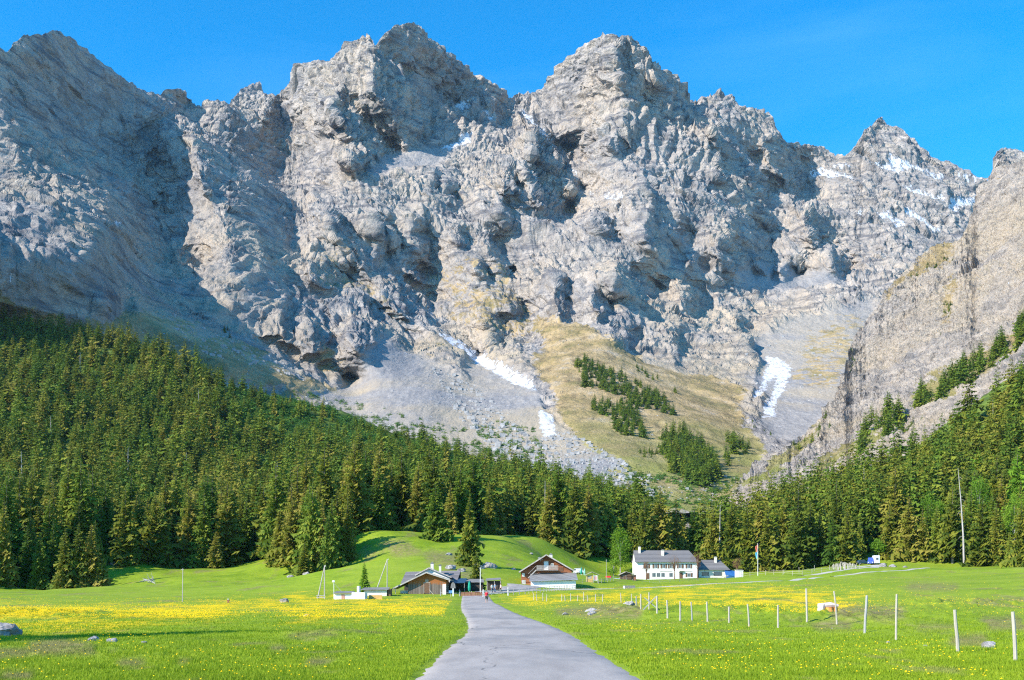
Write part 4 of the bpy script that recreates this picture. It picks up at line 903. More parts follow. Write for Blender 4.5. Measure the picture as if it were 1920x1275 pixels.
# ================================================================ BUILT THINGS
class MB:
    def __init__(s): s.v = []; s.f = []
    def add(s, V, Fc):
        b = len(s.v); s.v += [tuple(p) for p in V]; s.f += [tuple(i+b for i in f) for f in Fc]; return s
    def box(s, x0, x1, y0, y1, z0, z1):
        V = [(x, y, z) for z in (z0, z1) for y in (y0, y1) for x in (x0, x1)]
        return s.add(V, [(0, 2, 3, 1), (4, 5, 7, 6), (0, 1, 5, 4), (2, 6, 7, 3), (0, 4, 6, 2), (1, 3, 7, 5)])
    def prism(s, prof, y0, y1):           # profile in x,z extruded along y
        n = len(prof); V = [(x, y0, z) for x, z in prof]+[(x, y1, z) for x, z in prof]
        return s.add(V, [tuple(range(n)), tuple(range(2*n-1, n-1, -1))]+[(i, i+n, (i+1) % n+n, (i+1) % n) for i in range(n)])
    def slab(s, q, th):                   # a sloping quad given by four corners, thickened downwards
        V = [tuple(p) for p in q]+[(p[0], p[1], p[2]-th) for p in q]; n = len(q)
        return s.add(V, [tuple(range(n)), tuple(range(2*n-1, n-1, -1))]+[(i, i+n, (i+1) % n+n, (i+1) % n) for i in range(n)])
    def tube(s, pts, rad, n=7):
        V, Q = tube_np(pts, rad if hasattr(rad, '__len__') else [rad]*len(pts), n); k = len(pts)-1
        return s.add(V, [tuple(q) for q in Q]+[tuple(range(n-1, -1, -1)), tuple(k*n+i for i in range(n))])
    def bar(s, a, b, w_, d_=None):
        a = Vector(a); b = Vector(b); d = (b-a).normalized(); u = d.cross(Vector((0, 0, 1)) if abs(d.z) < .9 else Vector((0, 1, 0))).normalized(); v = d.cross(u); d_ = d_ or w_
        V = [p+u*su*w_/2+v*sv*d_/2 for p in (a, b) for su, sv in ((-1, -1), (1, -1), (1, 1), (-1, 1))]
        return s.add(V, [(0, 1, 2, 3), (7, 6, 5, 4), (0, 4, 5, 1), (1, 5, 6, 2), (2, 6, 7, 3), (3, 7, 4, 0)])
    def build(s, name, mat, parent=None, loc=(0, 0, 0), rz=0, bevel=0.0, smooth=False):
        me = bpy.data.meshes.new(name); me.from_pydata(s.v, [], s.f)
        import bmesh
        bm = bmesh.new(); bm.from_mesh(me); bmesh.ops.recalc_face_normals(bm, faces=bm.faces)
        if bevel: bmesh.ops.bevel(bm, geom=list(bm.edges), offset=bevel, segments=1, affect='EDGES')
        bm.to_mesh(me); bm.free(); me.materials.append(mat)
        if smooth: me.polygons.foreach_set('use_smooth', [True]*len(me.polygons))
        return link(name, me, parent, loc, rz)
def thing(name, label, cat, loc, rz=0, group=None):
    o = bpy.data.objects.new(name, None); col.objects.link(o); o.empty_display_size = 0.2
    o.location = loc; o.rotation_euler = (0, 0, rz); return tag(o, label, cat, group)
def flatm(name, c, rough=0.7, scale=3.0, amp=0.25, stretch=None, metal=0.0, spec=0.3):
    m = NM(name, rough, spec); n = m.noise(scale, 6, 0.65, stretch=stretch)
    lo = tuple(max(0, v*(1-amp)) for v in c); hi = tuple(min(1, v*(1+amp)) for v in c)
    m.b.inputs['Metallic'].default_value = metal
    return m.col(m.ramp(n, [(0.3, lo), (0.7, hi)]))
def planks(name, c1, c2, c3, width=0.18, vertical=True, stain=None):
    m = NM(name, 0.85, 0.15); sx = m.new('ShaderNodeSeparateXYZ'); m.L(m.co, sx.inputs[0])
    ax = sx.outputs['X' if vertical else 'Z']
    ay = m.math('ADD', ax, m.math('MULTIPLY', sx.outputs['Y'], 1.0)) if vertical else ax
    idx_ = m.math('FLOOR', m.math('DIVIDE', ay, width)); fr = m.math('FRACT', m.math('DIVIDE', ay, width))
    wn = m.new('ShaderNodeTexWhiteNoise'); wn.noise_dimensions = '1D'; m.L(idx_, wn.inputs['W'])
    n = m.noise(4.0, 6, .7, stretch=((1.5, 1.5, .15) if vertical else (.15, .15, 2.0)))
    c = m.ramp(m.math('ADD', m.math('MULTIPLY', wn.outputs['Value'], 0.45), m.math('MULTIPLY', n, 0.6)), [(0.22, c1), (0.5, c2), (0.8, c3)])
    if stain: c = m.mix(m.ramp(m.math('ADD', m.math('MULTIPLY', sx.outputs['Z'], stain[1]), m.noise(1.1, 5, .7)), [(stain[2], 0.0), (stain[2]+.25, 0.9)]), c, stain[0])
    gap = m.ramp(fr, [(0.0, 0.9), (0.07, 0.0)]); c = m.mix(gap, c, (0.02, 0.017, 0.015))
    m.bump(m.math('SUBTRACT', 1.0, gap), 0.5, 0.02); return m.col(c)
M_WHITE = flatm('limewash', (0.82, 0.80, 0.76), 0.8, 1.2, 0.07)
M_PLASTER = flatm('old_plaster', (0.70, 0.65, 0.56), 0.9, 0.9, 0.22)
M_SLATE = planks('slate', (0.11, 0.105, 0.105), (0.165, 0.155, 0.155), (0.225, 0.21, 0.205), 0.25, False)
M_METALR = planks('metal_sheet_roof', (0.17, 0.165, 0.16), (0.22, 0.21, 0.205), (0.27, 0.26, 0.25), 0.5, True)
M_BARN = planks('barn_boards', (0.06, 0.05, 0.042), (0.16, 0.125, 0.10), (0.27, 0.22, 0.185), 0.17, True, ((0.36, 0.125, 0.035), 0.26, 0.86))
M_CHAL = planks('chalet_boards', (0.11, 0.035, 0.018), (0.26, 0.092, 0.042), (0.40, 0.17, 0.085), 0.22, False)
M_GREYW = flatm('grey_wood', (0.42, 0.38, 0.34), 0.85, 2.0, 0.3, (1, 1, .2))
M_POST = flatm('pale_post_wood', (0.42, 0.375, 0.31), 0.85, 2.5, 0.28, (2, 2, .3))
M_GPOST = flatm('grey_post_wood', (0.34, 0.33, 0.32), 0.85, 2.5, 0.3, (2, 2, .3))
M_DARK = flatm('dark_wood', (0.06, 0.045, 0.035), 0.8, 2.0, 0.3)
M_REDW = planks('red_brown_boards', (0.20, 0.08, 0.05), (0.30, 0.13, 0.08), (0.40, 0.19, 0.13), 0.13, True)
M_SHUT = flatm('brown_shutter', (0.16, 0.085, 0.05), 0.7)
M_GLASS = NM('window_glass', 0.08, 0.6).col((0.05, 0.075, 0.10))
M_BLUE = flatm('blue_tarpaulin', (0.03, 0.13, 0.33), 0.6)
M_TEAL = flatm('teal_canvas', (0.01, 0.30, 0.20), 0.7)
M_NAVY = flatm('navy_awning', (0.02, 0.065, 0.12), 0.7)
M_RED = NM('red_car_paint', 0.25, 0.5).col((0.55, 0.03, 0.02))
M_WCAR = NM('white_car_paint', 0.25, 0.5).col((0.75, 0.76, 0.78))
M_BCAR = NM('blue_car_paint', 0.25, 0.5).col((0.04, 0.08, 0.42))
M_TYRE = flatm('rubber', (0.02, 0.02, 0.02), 0.8)
M_METAL = flatm('galvanised_steel', (0.50, 0.51, 0.53), 0.45, metal=0.6)
M_YEL = flatm('yellow_wood', (0.62, 0.38, 0.12), 0.7)
M_STONE = flatm('pale_stone', (0.48, 0.46, 0.43), 0.9, 1.6, 0.35)
M_LAMPG = flatm('tail_lamp_red', (0.5, 0.02, 0.02), 0.3); M_HEADL = flatm('head_lamp_glass', (0.8, 0.8, 0.78), 0.2)

def window(parent, x, z, w_, h_, y=-0.03, shutters=True, fm=None, panemat=None, bars=1):
    f = MB(); t_ = .07
    f.box(x-w_/2, x+w_/2, y-.04, y, z, z+t_); f.box(x-w_/2, x+w_/2, y-.04, y, z+h_-t_, z+h_)
    f.box(x-w_/2, x-w_/2+t_, y-.04, y, z+t_, z+h_-t_); f.box(x+w_/2-t_, x+w_/2, y-.04, y, z+t_, z+h_-t_)
    for b_ in range(bars): xx = x-w_/2+w_*(b_+1)/(bars+1); f.box(xx-.025, xx+.025, y-.038, y-.002, z+t_, z+h_-t_)
    o = f.build('window', fm or M_WHITE, parent)
    MB().box(x-w_/2+t_, x+w_/2-t_, y-.012, y-.006, z+t_, z+h_-t_).build('pane', panemat or M_GLASS, o)
    if shutters:
        for s_ in (-1, 1):
            xx = x+s_*(w_/2+.30); m = MB().box(xx-.27, xx+.27, y-.05, y+.012, z-.02, z+h_+.02)
            for q in range(6): m.box(xx-.22, xx+.22, y-.065, y-.05, z+.08+q*(h_-.1)/6, z+.12+q*(h_-.1)/6)
            m.build('shutter', M_SHUT, o)
    return o
def door(parent, x, w_, h_, y, mat, z=0.0):
    f = MB().box(x-w_/2-.08, x-w_/2, y-.05, y, z, z+h_+.08).box(x+w_/2, x+w_/2+.08, y-.05, y, z, z+h_+.08).box(x-w_/2, x+w_/2, y-.05, y, z+h_, z+h_+.08)
    o = MB().box(x-w_/2, x+w_/2, y-.03, y-.005, z, z+h_).build('door', mat, parent); f.build('door_frame', M_GREYW, o)
    MB().tube([(x+w_/2-.14, y-.03, z+1.05), (x+w_/2-.14, y-.09, z+1.05), (x+w_/2-.25, y-.09, z+1.05)], .015, 5).build('handle', M_METAL, o); return o
def chimney(parent, x, y, z0, z1, s_=.38, mat=None):
    o = MB().box(x-s_, x+s_, y-s_, y+s_, z0, z1).build('chimney', mat or M_PLASTER, parent)
    MB().box(x-s_*1.25, x+s_*1.25, y-s_*1.25, y+s_*1.25, z1+.003, z1+.12).box(x-s_*.6, x+s_*.6, y-s_*.6, y+s_*.6, z1+.12, z1+.3).build('chimney_cap', M_METALR, o); return o

# ---- white two storey house
px0, px1, Y = 1192, 1308, 335.0
x, y, z = at((px0+px1)/2, Y); z = gz(x, y)
H = thing('house', 'long white two storey house with grey slate roof and brown shutters', 'house', (x, Y, z))
W2 = (px1-px0)/F*Y/2; hh = 6.0; dp = 9.0
wl = MB().prism([(-W2, -1.5), (W2, -1.5), (W2, hh), (-W2, hh)], 0, dp); wl.build('wall', M_WHITE, H)
rg = hh+3.9
gbl = MB().add([(-W2, 0.01, hh+.003), (-W2, dp-.01, hh+.003), (-W2, dp/2, rg-.35), (-W2+.25, 0.01, hh+.003), (-W2+.25, dp-.01, hh+.003), (-W2+.25, dp/2, rg-.35)], [(0, 1, 2), (3, 5, 4), (0, 3, 4, 1), (1, 4, 5, 2), (2, 5, 3, 0)])
gbl.build('gable', M_WHITE, H)
rf = MB().slab([(-W2-.35, -.7, hh-.22), (W2+.5, -.7, hh-.22), (W2-2.2, dp/2, rg), (-W2-.2, dp/2, rg)], .16).slab([(-W2-.2, dp/2, rg), (W2-2.2, dp/2, rg), (W2+.5, dp+.7, hh-.22), (-W2-.35, dp+.7, hh-.22)], .16)
rf.slab([(W2-2.2, dp/2, rg-.003), (W2+.503, -.7, hh-.223), (W2+.503, dp+.7, hh-.223)], .16); rfo = rf.build('roof', M_SLATE, H)
chimney(rfo, -W2+1.7, dp/2-1.0, rg-1.5, rg+1.1); chimney(rfo, -W2+9.4, 2.4, rg-2.6, rg-.1, .45)
gt_ = MB().tube([(-W2-.35, -.78, hh-.30), (W2+.5, -.78, hh-.30)], .07, 6).build('gutter', M_METAL, H)
for pxw in (1212.5, 1229.5, 1244.5, 1258.5, 1275.5, 1291.5):
    window(H, (pxw-(px0+px1)/2)/F*Y, 3.65, 1.05, 1.45)
for pxw in (1226, 1234.5, 1243, 1258): window(H, (pxw-(px0+px1)/2)/F*Y, .75, 1.15, 1.35, shutters=False, fm=M_GREYW)
window(H, (1292-(px0+px1)/2)/F*Y, .75, 1.2, 1.3)
door(H, (1277-(px0+px1)/2)/F*Y, 1.1, 2.2, -.005, M_SHUT); door(H, (1215-(px0+px1)/2)/F*Y, .9, 2.0, -.005, M_SHUT)
ar = [(math.cos(a_)*1.05, 2.3+math.sin(a_)*.55) for a_ in np.linspace(0, math.pi, 9)]
MB().add([(p[0]+5.0, -.95, p[1]) for p in ar]+[(p[0]+5.0, -.01, p[1]+.05) for p in ar], [(i, i+1, i+10, i+9) for i in range(8)]).build('porch_awning', M_PLASTER, H)
for zz in (5.3,): MB().box(-2.2, 1.9, -.05, -.008, 2.55, 2.85).box(5.9, 8.6, -.05, -.008, 2.55, 2.85).build('signboard', M_GREYW, H)
for q in range(2):
    fz = (3.65, .75)[q]; w_o = MB().box(-W2-.05, -W2-.006, 3.2, 4.2, fz, fz+1.4).build('window', M_WHITE, H); MB().box(-W2-.058, -W2-.052, 3.3, 4.1, fz+.1, fz+1.3).build('pane', M_GLASS, w_o)
# ---- annex
x, y, z = at(1338, 338)
A = thing('annex', 'low annex with hipped slate roof joined to the right of the white house', 'house', (x, 338, gz(x, 338)))
W2 = 5.0; hh = 2.9
MB().box(-W2, W2, 0, 7, -1, hh).build('wall', M_PLASTER, A)
r_ = MB().slab([(-W2-.4, -.6, hh-.1), (W2+.5, -.6, hh-.1), (W2-2.2, 3.5, hh+3.3), (-W2+1.6, 3.5, hh+3.3)], .15).slab([(W2-2.2, 3.5, hh+3.3), (W2+.5, 7.6, hh-.1), (-W2-.4, 7.6, hh-.1), (-W2+1.6, 3.5, hh+3.3)], .15)
r_.slab([(W2-2.2, 3.5, hh+3.297), (W2+.503, -.6, hh-.103), (W2+.503, 7.6, hh-.103)], .15).slab([(-W2+1.6, 3.5, hh+3.297), (-W2-.403, 7.6, hh-.103), (-W2-.403, -.6, hh-.103)], .15)
ro = r_.build('roof', M_SLATE, A); chimney(ro, 1.2, 2.6, hh+1.8, hh+4.2, .4)
for xx, ww in ((-2.8, 2.4), (1.4, 2.7)):
    o = MB().box(xx-ww/2, xx+ww/2, -.045, -.006, .7, 2.0).build('window', M_DARK, A); MB().box(xx-ww/2+.12, xx+ww/2-.12, -.055, -.047, .8, 1.9).build('pane', M_GLASS, o)
MB().box(3.5, 4.3, -.05, -.006, .2, 2.2).build('door', M_WHITE, A)
# blue sheeted shelter and little white shed
x, y, z = at(1371, 336)
T = thing('tarpaulin_shelter', 'blue tarpaulin stretched over a lean-to between annex and white shed', 'shelter', (x, 336, gz(x, 336)))
MB().slab([(-1.9, -.2, .9), (2.3, -.2, .6), (1.7, 2.2, 2.4), (-1.9, 2.2, 3.1)], .06).build('tarpaulin', M_BLUE, T)
MB().box(-1.8, 1.9, -.1, -.04, -.3, .62).build('board_front', M_BLUE, T)
for xx in (-1.75, 1.5): MB().box(xx-.06, xx+.06, 2.0, 2.12, -.5, 2.3).build('post', M_GREYW, T)
x, y, z = at(1387, 330)
T = thing('shed', 'tiny white shed with flat roof beside the blue tarpaulin', 'shed', (x, 330, gz(x, 330)))
MB().box(-1.15, 1.15, 0, 2, -.5, 2.3).build('wall', M_WHITE, T); MB().slab([(-1.3, -.2, 2.42), (1.3, -.2, 2.42), (1.3, 2.2, 2.6), (-1.3, 2.2, 2.6)], .1).build('roof', M_PLASTER, T); door(T, .2, .8, 1.9, -.004, M_PLASTER)

# ---- brown chalet
Y = 210.0; cx_ = 1026.0; x = (cx_-960)/F*Y; z = (HOR-1101)/F*Y+EYE
k = Y/F
def CX(px): return (px-cx_)*k
def CZ(py): return (1101-py)*k
Cc = thing('chalet', 'red brown wooden chalet with wide gable and white lean-to', 'house', (x, Y, z))
ap = (CX(1024), CZ(1041.5)); el = (CX(977.5), CZ(1071)); er = (CX(1072), CZ(1069))
MB().prism([(el[0], -1.5), (er[0], -1.5), (er[0], er[1]), ap, (el[0], el[1])], 0, 9.5).build('wall', M_CHAL, Cc)
def rs_(p, q, ov, th, y0, y1):
    d = Vector((q[0]-p[0], 0, q[1]-p[1])).normalized(); e = (q[0]+d.x*ov, q[1]+d.z*ov)
    return MB().slab([(p[0], y0, p[1]+.16), (e[0], y0, e[1]+.16), (e[0], y1, e[1]+.16), (p[0], y1, p[1]+.16)], th)
mm_ = rs_(ap, el, .55, .14, -1.1, 10.2); m2 = rs_(ap, er, .55, .14, -1.1, 10.2); mm_.add(m2.v, m2.f); ro = mm_.build('roof', M_SLATE, Cc)
for pp_, q in ((ap, el), (ap, er)):
    d = Vector((q[0]-pp_[0], 0, q[1]-pp_[1])).normalized(); MB().bar((pp_[0], -1.13, pp_[1]+.10), (q[0]+d.x*.6, -1.13, q[1]+d.z*.6+.10), .05, .24).build('bargeboard', M_GREYW, ro)
chimney(ro, CX(1034), 3.2, ap[1]-1.3, ap[1]+.25, .32)
lx0, lx1 = CX(994), CX(1079.5)
MB().box(lx0+.15, lx1-.25, -4.0, -.004, -1.5, 1.35).build('lean_to_wall', M_WHITE, Cc)
lo = MB().slab([(lx0-.25, -4.55, CZ(1089)), (lx1+.15, -4.55, CZ(1086.5)), (lx1+.05, -.01, CZ(1073.5)), (lx0+.05, -.01, CZ(1075.5))], .12).build('lean_to_roof', M_METALR, Cc)
MB().tube([(lx0-.25, -4.6, CZ(1089)-.1), (lx1+.15, -4.6, CZ(1086.5)-.1)], .07, 6).build('gutter', M_METAL, lo)
b0, b1 = CX(1006), CX(1046); bz = CZ(1068.5)
bal = MB().box(b0, b1, -1.3, -.01, bz-.12, bz).build('balcony', M_GREYW, Cc)
rl_ = MB().box(b0, b1, -1.3, -1.22, bz+.78, bz+.88).box(b0, b1, -1.29, -1.24, bz+.1, bz+.2)
n = int((b1-b0)/.16)
for i in range(n+1): xx = b0+.05+(b1-b0-.1)*i/n; rl_.box(xx-.04, xx+.04, -1.285, -1.25, bz+.2, bz+.78)
rl_.build('railing', M_GREYW, bal)
door(Cc, CX(1024), .85, 1.75, -.005, M_WHITE, bz)
window(Cc, CX(1024)+1.3, bz+.75, .6, .6, shutters=False); window(Cc, CX(981.5), CZ(1081), .55, .7, shutters=False, panemat=M_PLASTER)
MB().box(CX(1047)+.05, CX(1056), -.05, -.006, CZ(1071), CZ(1063.5)).build('hay_door', M_SHUT, Cc)
st_ = MB().bar((CX(1005.5), -1.2, bz), (CX(990), -1.2, CZ(1084)), .06, .2).bar((CX(1005.5), -.5, bz), (CX(990), -.5, CZ(1084)), .06, .2)
for i in range(9): t_ = (i+.5)/9; xx = CX(1005.5)*(1-t_)+CX(990)*t_; zz = bz*(1-t_)+CZ(1084)*t_; st_.box(xx-.11, xx+.11, -1.15, -.55, zz-.02, zz+.02)
st_.bar((CX(1005.5), -1.25, bz+.85), (CX(990), -1.25, CZ(1084)+.85), .06).build('outside_stairs', M_GREYW, Cc)
MB().tube([(CX(1013), -.05, CZ(1049)), (CX(1018), -.4, CZ(1049.5))], .06, 5).tube([(CX(1013.5), -.3, CZ(1053)), (CX(1013.5), -.3, CZ(1046))], .05, 5).build('antler_ornament', M_STONE, Cc)
MB().box(el[0]+.1, el[0]+.9, -.06, -.007, -.2, 1.5).build('base_stones', M_STONE, Cc)

# ---- barn on the left of the road
Y = 168.0; cx_ = 800.0; x = (cx_-960)/F*Y; k = Y/F; z = (HOR-1114)/F*Y+EYE
def CX(px): return (px-cx_)*k
def CZ(py): return (1114-py)*k
Bn = thing('barn', 'weathered board barn with orange stained gable left of the road end', 'barn', (x, Y, z))
ap = (CX(800), CZ(1074.5)); wlx, wrx = CX(765), CX(836.5)
sl = (CZ(1104)-ap[1])/(CX(738)-ap[0]); sr_ = (CZ(1089)-ap[1])/(CX(845)-ap[0])
MB().prism([(wlx, -.6), (wrx, -.6), (wrx, ap[1]+sr_*(wrx-ap[0])), ap, (wlx, ap[1]+sl*(wlx-ap[0]))], 0, 7).build('wall', M_BARN, Bn)
mm_ = rs_(ap, (CX(738), CZ(1104)), .2, .12, -.8, 7.6); m2 = rs_(ap, (CX(845), CZ(1089)), .15, .12, -.8, 7.6); mm_.add(m2.v, m2.f); ro = mm_.build('roof', M_SLATE, Bn)
for q in ((CX(738), CZ(1104)), (CX(845), CZ(1089))):
    MB().bar((ap[0], -.83, ap[1]+.08), (q[0], -.83, q[1]+.08), .05, .2).build('bargeboard', M_GREYW, ro)
MB().bar((CX(742), -.4, -.3), (CX(742), -.4, CZ(1102)), .1).build('eave_post', M_GREYW, Bn)
MB().box(CX(830), CX(836.3), -.12, -.006, -.5, CZ(1095)).build('pillar', M_WHITE, Bn)
dd = door(Bn, CX(800.5), .95, 1.75, -.012, M_SHUT, .15)
MB().bar((CX(805), -.1, .75), (CX(814), -.5, -.1), .06).build('brace', M_GREYW, Bn)
window(Bn, CX(800.5), 2.1, .5, .35, shutters=False, fm=M_GREYW)
MB().box(CX(749), wlx-.006, 1.2, 6, -.6, .62).build('stone_lean_to', M_PLASTER, Bn)
# the inn behind the barn: ridge across, terrace canopy to the right
Y2 = 178.0; k2 = Y2/F; z2 = (HOR-1112)/F*Y2+EYE
I = thing('inn', 'inn with dark slate roof partly hidden behind the board barn', 'house', ((808-960)/F*Y2, Y2, z2))
def DX(px): return (px-808)*k2
def DZ(py): return (1112-py)*k2
MB().box(DX(758), DX(856), 0, 7, -.6, 2.0).build('wall', M_DARK, I)
MB().slab([(DX(752), -.6, DZ(1093)), (DX(857), -.6, DZ(1091)), (DX(862), 3.5, DZ(1069)), (DX(757), 3.5, DZ(1071.5))], .12).slab([(DX(757), 3.5, DZ(1071.5)), (DX(862), 3.5, DZ(1069)), (DX(860), 7.6, DZ(1091)), (DX(752), 7.6, DZ(1093))], .12).build('roof', M_SLATE, I)
MB().add([(DX(856), 0.01, 2.003), (DX(856), 6.99, 2.003), (DX(857.5), 3.5, DZ(1070.8)), (DX(854), 0.01, 2.003), (DX(854), 6.99, 2.003), (DX(855), 3.5, DZ(1070.8))], [(0, 1, 2), (3, 5, 4), (0, 3, 4, 1), (1, 4, 5, 2), (2, 5, 3, 0)]).build('gable', M_DARK, I)
pr = MB(); apx = (DX(806), DZ(1066))
mm_ = rs_(apx, (DX(780), DZ(1080)), .1, .12, -2.0, 3.4); m2 = rs_(apx, (DX(848), DZ(1084)), .1, .12, -2.0, 3.4); mm_.add(m2.v, m2.f); po = mm_.build('cross_gable_roof', M_SLATE, I)
MB().bar((apx[0], -2.03, apx[1]+.08), (DX(848), -2.03, DZ(1084)+.08), .05, .2).bar((apx[0], -2.03, apx[1]+.08), (DX(780), -2.03, DZ(1080)+.08), .05, .2).build('bargeboard', M_GREYW, po)
MB().prism([(DX(783), DZ(1092)), (DX(844), DZ(1092)), (DX(844), DZ(1083.5)), apx, (DX(783), DZ(1080))], -1.5, 0-.004).build('cross_gable_wall', M_WHITE, I)
chimney(po, DX(809.5), 1.0, DZ(1070), DZ(1056.5), .26); chimney(po, DX(824.5), 1.0, DZ(1076), DZ(1061), .2)
o = MB().slab([(DX(851), -2.6, DZ(1093.5)), (DX(873), -2.6, DZ(1092.5)), (DX(875), 1.5, DZ(1084)), (DX(857), 1.5, DZ(1084))], .06).build('awning', M_NAVY, I)
for px_ in (853, 872): MB().tube([(DX(px_), -2.5, -.3), (DX(px_), -2.5, DZ(1094))], .05, 6).build('awning_pole', M_GREYW, I)
MB().box(DX(857)+.02, DX(905), 1.6, 3.2, -.5, 1.9).build('terrace_wall', M_DARK, I)
MB().slab([(DX(856), 1.2, DZ(1091)), (DX(908), 1.2, DZ(1091)), (DX(905), 4.0, DZ(1085)), (DX(858), 4.0, DZ(1085))], .1).build('terrace_roof', M_METALR, I)
x, y, z = at(927, 177)
S_ = thing('shed', 'dark open wooden shed with shingled roof right of the young bronze spruce', 'shed', (x, 177, (HOR-1107.5)/F*177+EYE))
MB().box(-1.35, 1.2, .3, 2.6, -.4, 1.75).build('wall', M_DARK, S_); MB().slab([(-1.6, -.4, 1.85), (1.2, -.4, 2.05), (1.0, 3, 2.35), (-1.5, 3, 2.2)], .1).build('roof', M_METALR, S_)
for xx in (-1.3, 0, 1.1): MB().bar((xx, -.2, -.4), (xx, -.2, 1.85), .09).build('post', M_GREYW, S_)

# ---- low white block shed and long flat shed on the left
x, y, z = at(655, 148)
zb_ = (HOR-1124.8)/F*148+EYE; k = 148/F
S_ = thing('shed', 'low white walled block shed with pinkish door left of the barn', 'shed', (x, 148, zb_))
MB().box(-29*k, 5*k, 0, 2.6, -.6, 10.5*k).build('wall', M_WHITE, S_); MB().box(5*k+.01, 29.5*k, -.35, 2.3, -.6, 14*k).build('annex_wall', M_WHITE, S_)
MB().slab([(-30*k, -.3, 13*k), (5*k, -.3, 13*k), (5*k, 2.8, 16.5*k), (-30*k, 2.8, 16.5*k)], .08).build('roof', M_METALR, S_)
MB().box(-15*k, -8.5*k, -.03, -.005, -.3, 10*k).build('door', flatm('pink_door', (.50, .26, .20)), S_)
MB().tube([(12*k, 2.9, -.3), (12*k, 2.9, 26*k)], .27, 12).build('water_tank', M_PLASTER, S_)
x, y, z = at(706, 160); k = 160/F; zb_ = (HOR-1112)/F*160+EYE
S_ = thing('shed', 'long low shed with flat grey roof between the tripod pole and the barn', 'shed', (x, 160, zb_))
MB().box(-23*k, 19*k, 0, 2.5, -.6, 6.5*k).build('wall', M_PLASTER, S_); MB().slab([(-30*k, -.4, 6.5*k), (23*k, -.4, 7*k), (21*k, 2.8, 11*k), (-27*k, 2.8, 10.5*k)], .07).build('roof', M_METALR, S_)
MB().box(20*k, 26*k, .2, 2.2, -.5, 8*k).build('end_wall', M_SHUT, S_)
x, y, z = at(704, 150)
W_ = thing('retaining_wall', 'low orange yellow board edging behind the flowers left of the barn', 'wall', (x, 150, gz(x, 150)))
MB().box(-1.0, 1.0, 0, .15, -.5, .62).build('boards', M_YEL, W_)

# ---- pylons made of two poles, lamp, poles
def aframe(px, Y, hpx, pxl, label, box_):
    kk = Y/F; x, y, z = at(px, Y)
    t_ = thing('strutted_pole', label, 'pole', (x, Y, z), 0, 'strutted wooden poles')
    MB().tube([(0, 0, -.5), (0, 0, hpx*kk)], [.10, .07], 8).build('pole', M_GREYW, t_)
    MB().tube([((pxl-px)*kk, 0.1, -.5), (0-.04, 0.1, (hpx-3)*kk)], [.10, .07], 8).build('strut', M_GREYW, t_)
    MB().tube([(0, -.04, hpx*kk-.25), (.18, -.1, hpx*kk-.12), (.18, -.1, hpx*kk+.05)], .03, 5).build('insulator', M_WHITE, t_)
    if box_:
        m = MB()
        for zz in (.15, .42): m.box((pxl-px)*kk-.05, .1, -.12, -.06, zz, zz+.12)
        m.build('cross_rail', M_GREYW, t_)
aframe(608.5, 150, 63, 594, 'two legged wooden power pole standing left of the low white shed', True)
aframe(726, 166, 66, 701, 'two legged wooden power pole between the low white shed and the barn', False)
x, y, z = at(626, 150); kk = 150/F
T = thing('floodlight', 'white floodlight on a short mast at the corner of the low white shed', 'lamp', (x, 150, z))
MB().tube([(0, 0, -.4), (0, 0, 32*kk)], .04, 7).build('mast', M_WHITE, T); MB().bar((0, 0, 30*kk), (14*kk, .3, 14*kk), .05).build('stay', M_GREYW, T)
h_ = MB().box(-.2, .15, -.2, .1, 31*kk+.01, 31*kk+.32).build('lamp_head', M_WHITE, T, bevel=.04)
for px, Y, hp, lab, r_ in ((342, 118, 63, 'thin bare grey pole standing alone in the left meadow', .06), (900.6, 171, 48, 'white pole in front of the young bronze spruce', .075), (1137, 250, 38, 'thin pole left of the bright green leafy tree', .06)):
    x, y, z = at(px, Y); o = thing('pole', lab, 'pole', (x, Y, z)); kk = Y/F
    MB().tube([(0, 0, -.5), (.05 if px < 400 else 0, 0, hp*kk)], [r_, r_*.7], 8).build('shaft', M_WHITE if px == 900.6 else M_GREYW, o)
    MB().box(-.16, .16, -.03, .03, hp*kk-.18, hp*kk-.10).build('crosspiece', M_GREYW, o)
x, y, z = at(428, 118); o = thing('marker_post', 'small rusty marker post among the yellow flowers', 'post', (x, 118, z)); MB().box(-.14, .14, -.1, .1, -.3, .33).build('stump', M_REDW, o, bevel=.03); MB().tube([(-.02, 0, .33), (-.02, 0, .5)], .05, 6).build('cap', M_WHITE, o)

# ---- flag pole and flag
x, y, z = at(1421, 300); kk = 300/F
Fp = thing('flagpole', 'white flagpole standing right of the white house against the wood', 'flagpole', (x, 300, z))
MB().tube([(0, 0, -.5), (0, 0, 60*kk)], [.09, .05], 8).build('shaft', M_WHITE, Fp)
MB().tube([(0, 0, 60*kk), (0, 0, 60*kk+.12)], [.08, .04], 8).build('finial', M_METAL, Fp)
def flag(name, mat, z0, z1, label):
    n_ = 8; m_ = 8; V = []; 
    for j in range(m_+1):
        for i in range(n_+1):
            s_ = i/n_; t_ = j/m_; V.append((-.06-s_*.75*(1-.45*t_)+.03*math.sin(6*t_+3*s_), .12*math.sin(5*s_+2.5*t_), z1-(z1-z0)*t_-s_*.55))
    me = mesh_np(name, V, [(j*(n_+1)+i, j*(n_+1)+i+1, (j+1)*(n_+1)+i+1, (j+1)*(n_+1)+i) for j in range(m_) for i in range(n_)], [mat])
    return link(name, me, Fp)
flag('flag', flatm('red_flag_cloth', (.72, .16, .10), .8), 60*kk-2.1, 60*kk-.3, ''); flag('flag', flatm('light_blue_flag_cloth', (.12, .45, .68), .8), 60*kk-4.0, 60*kk-2.2, '')

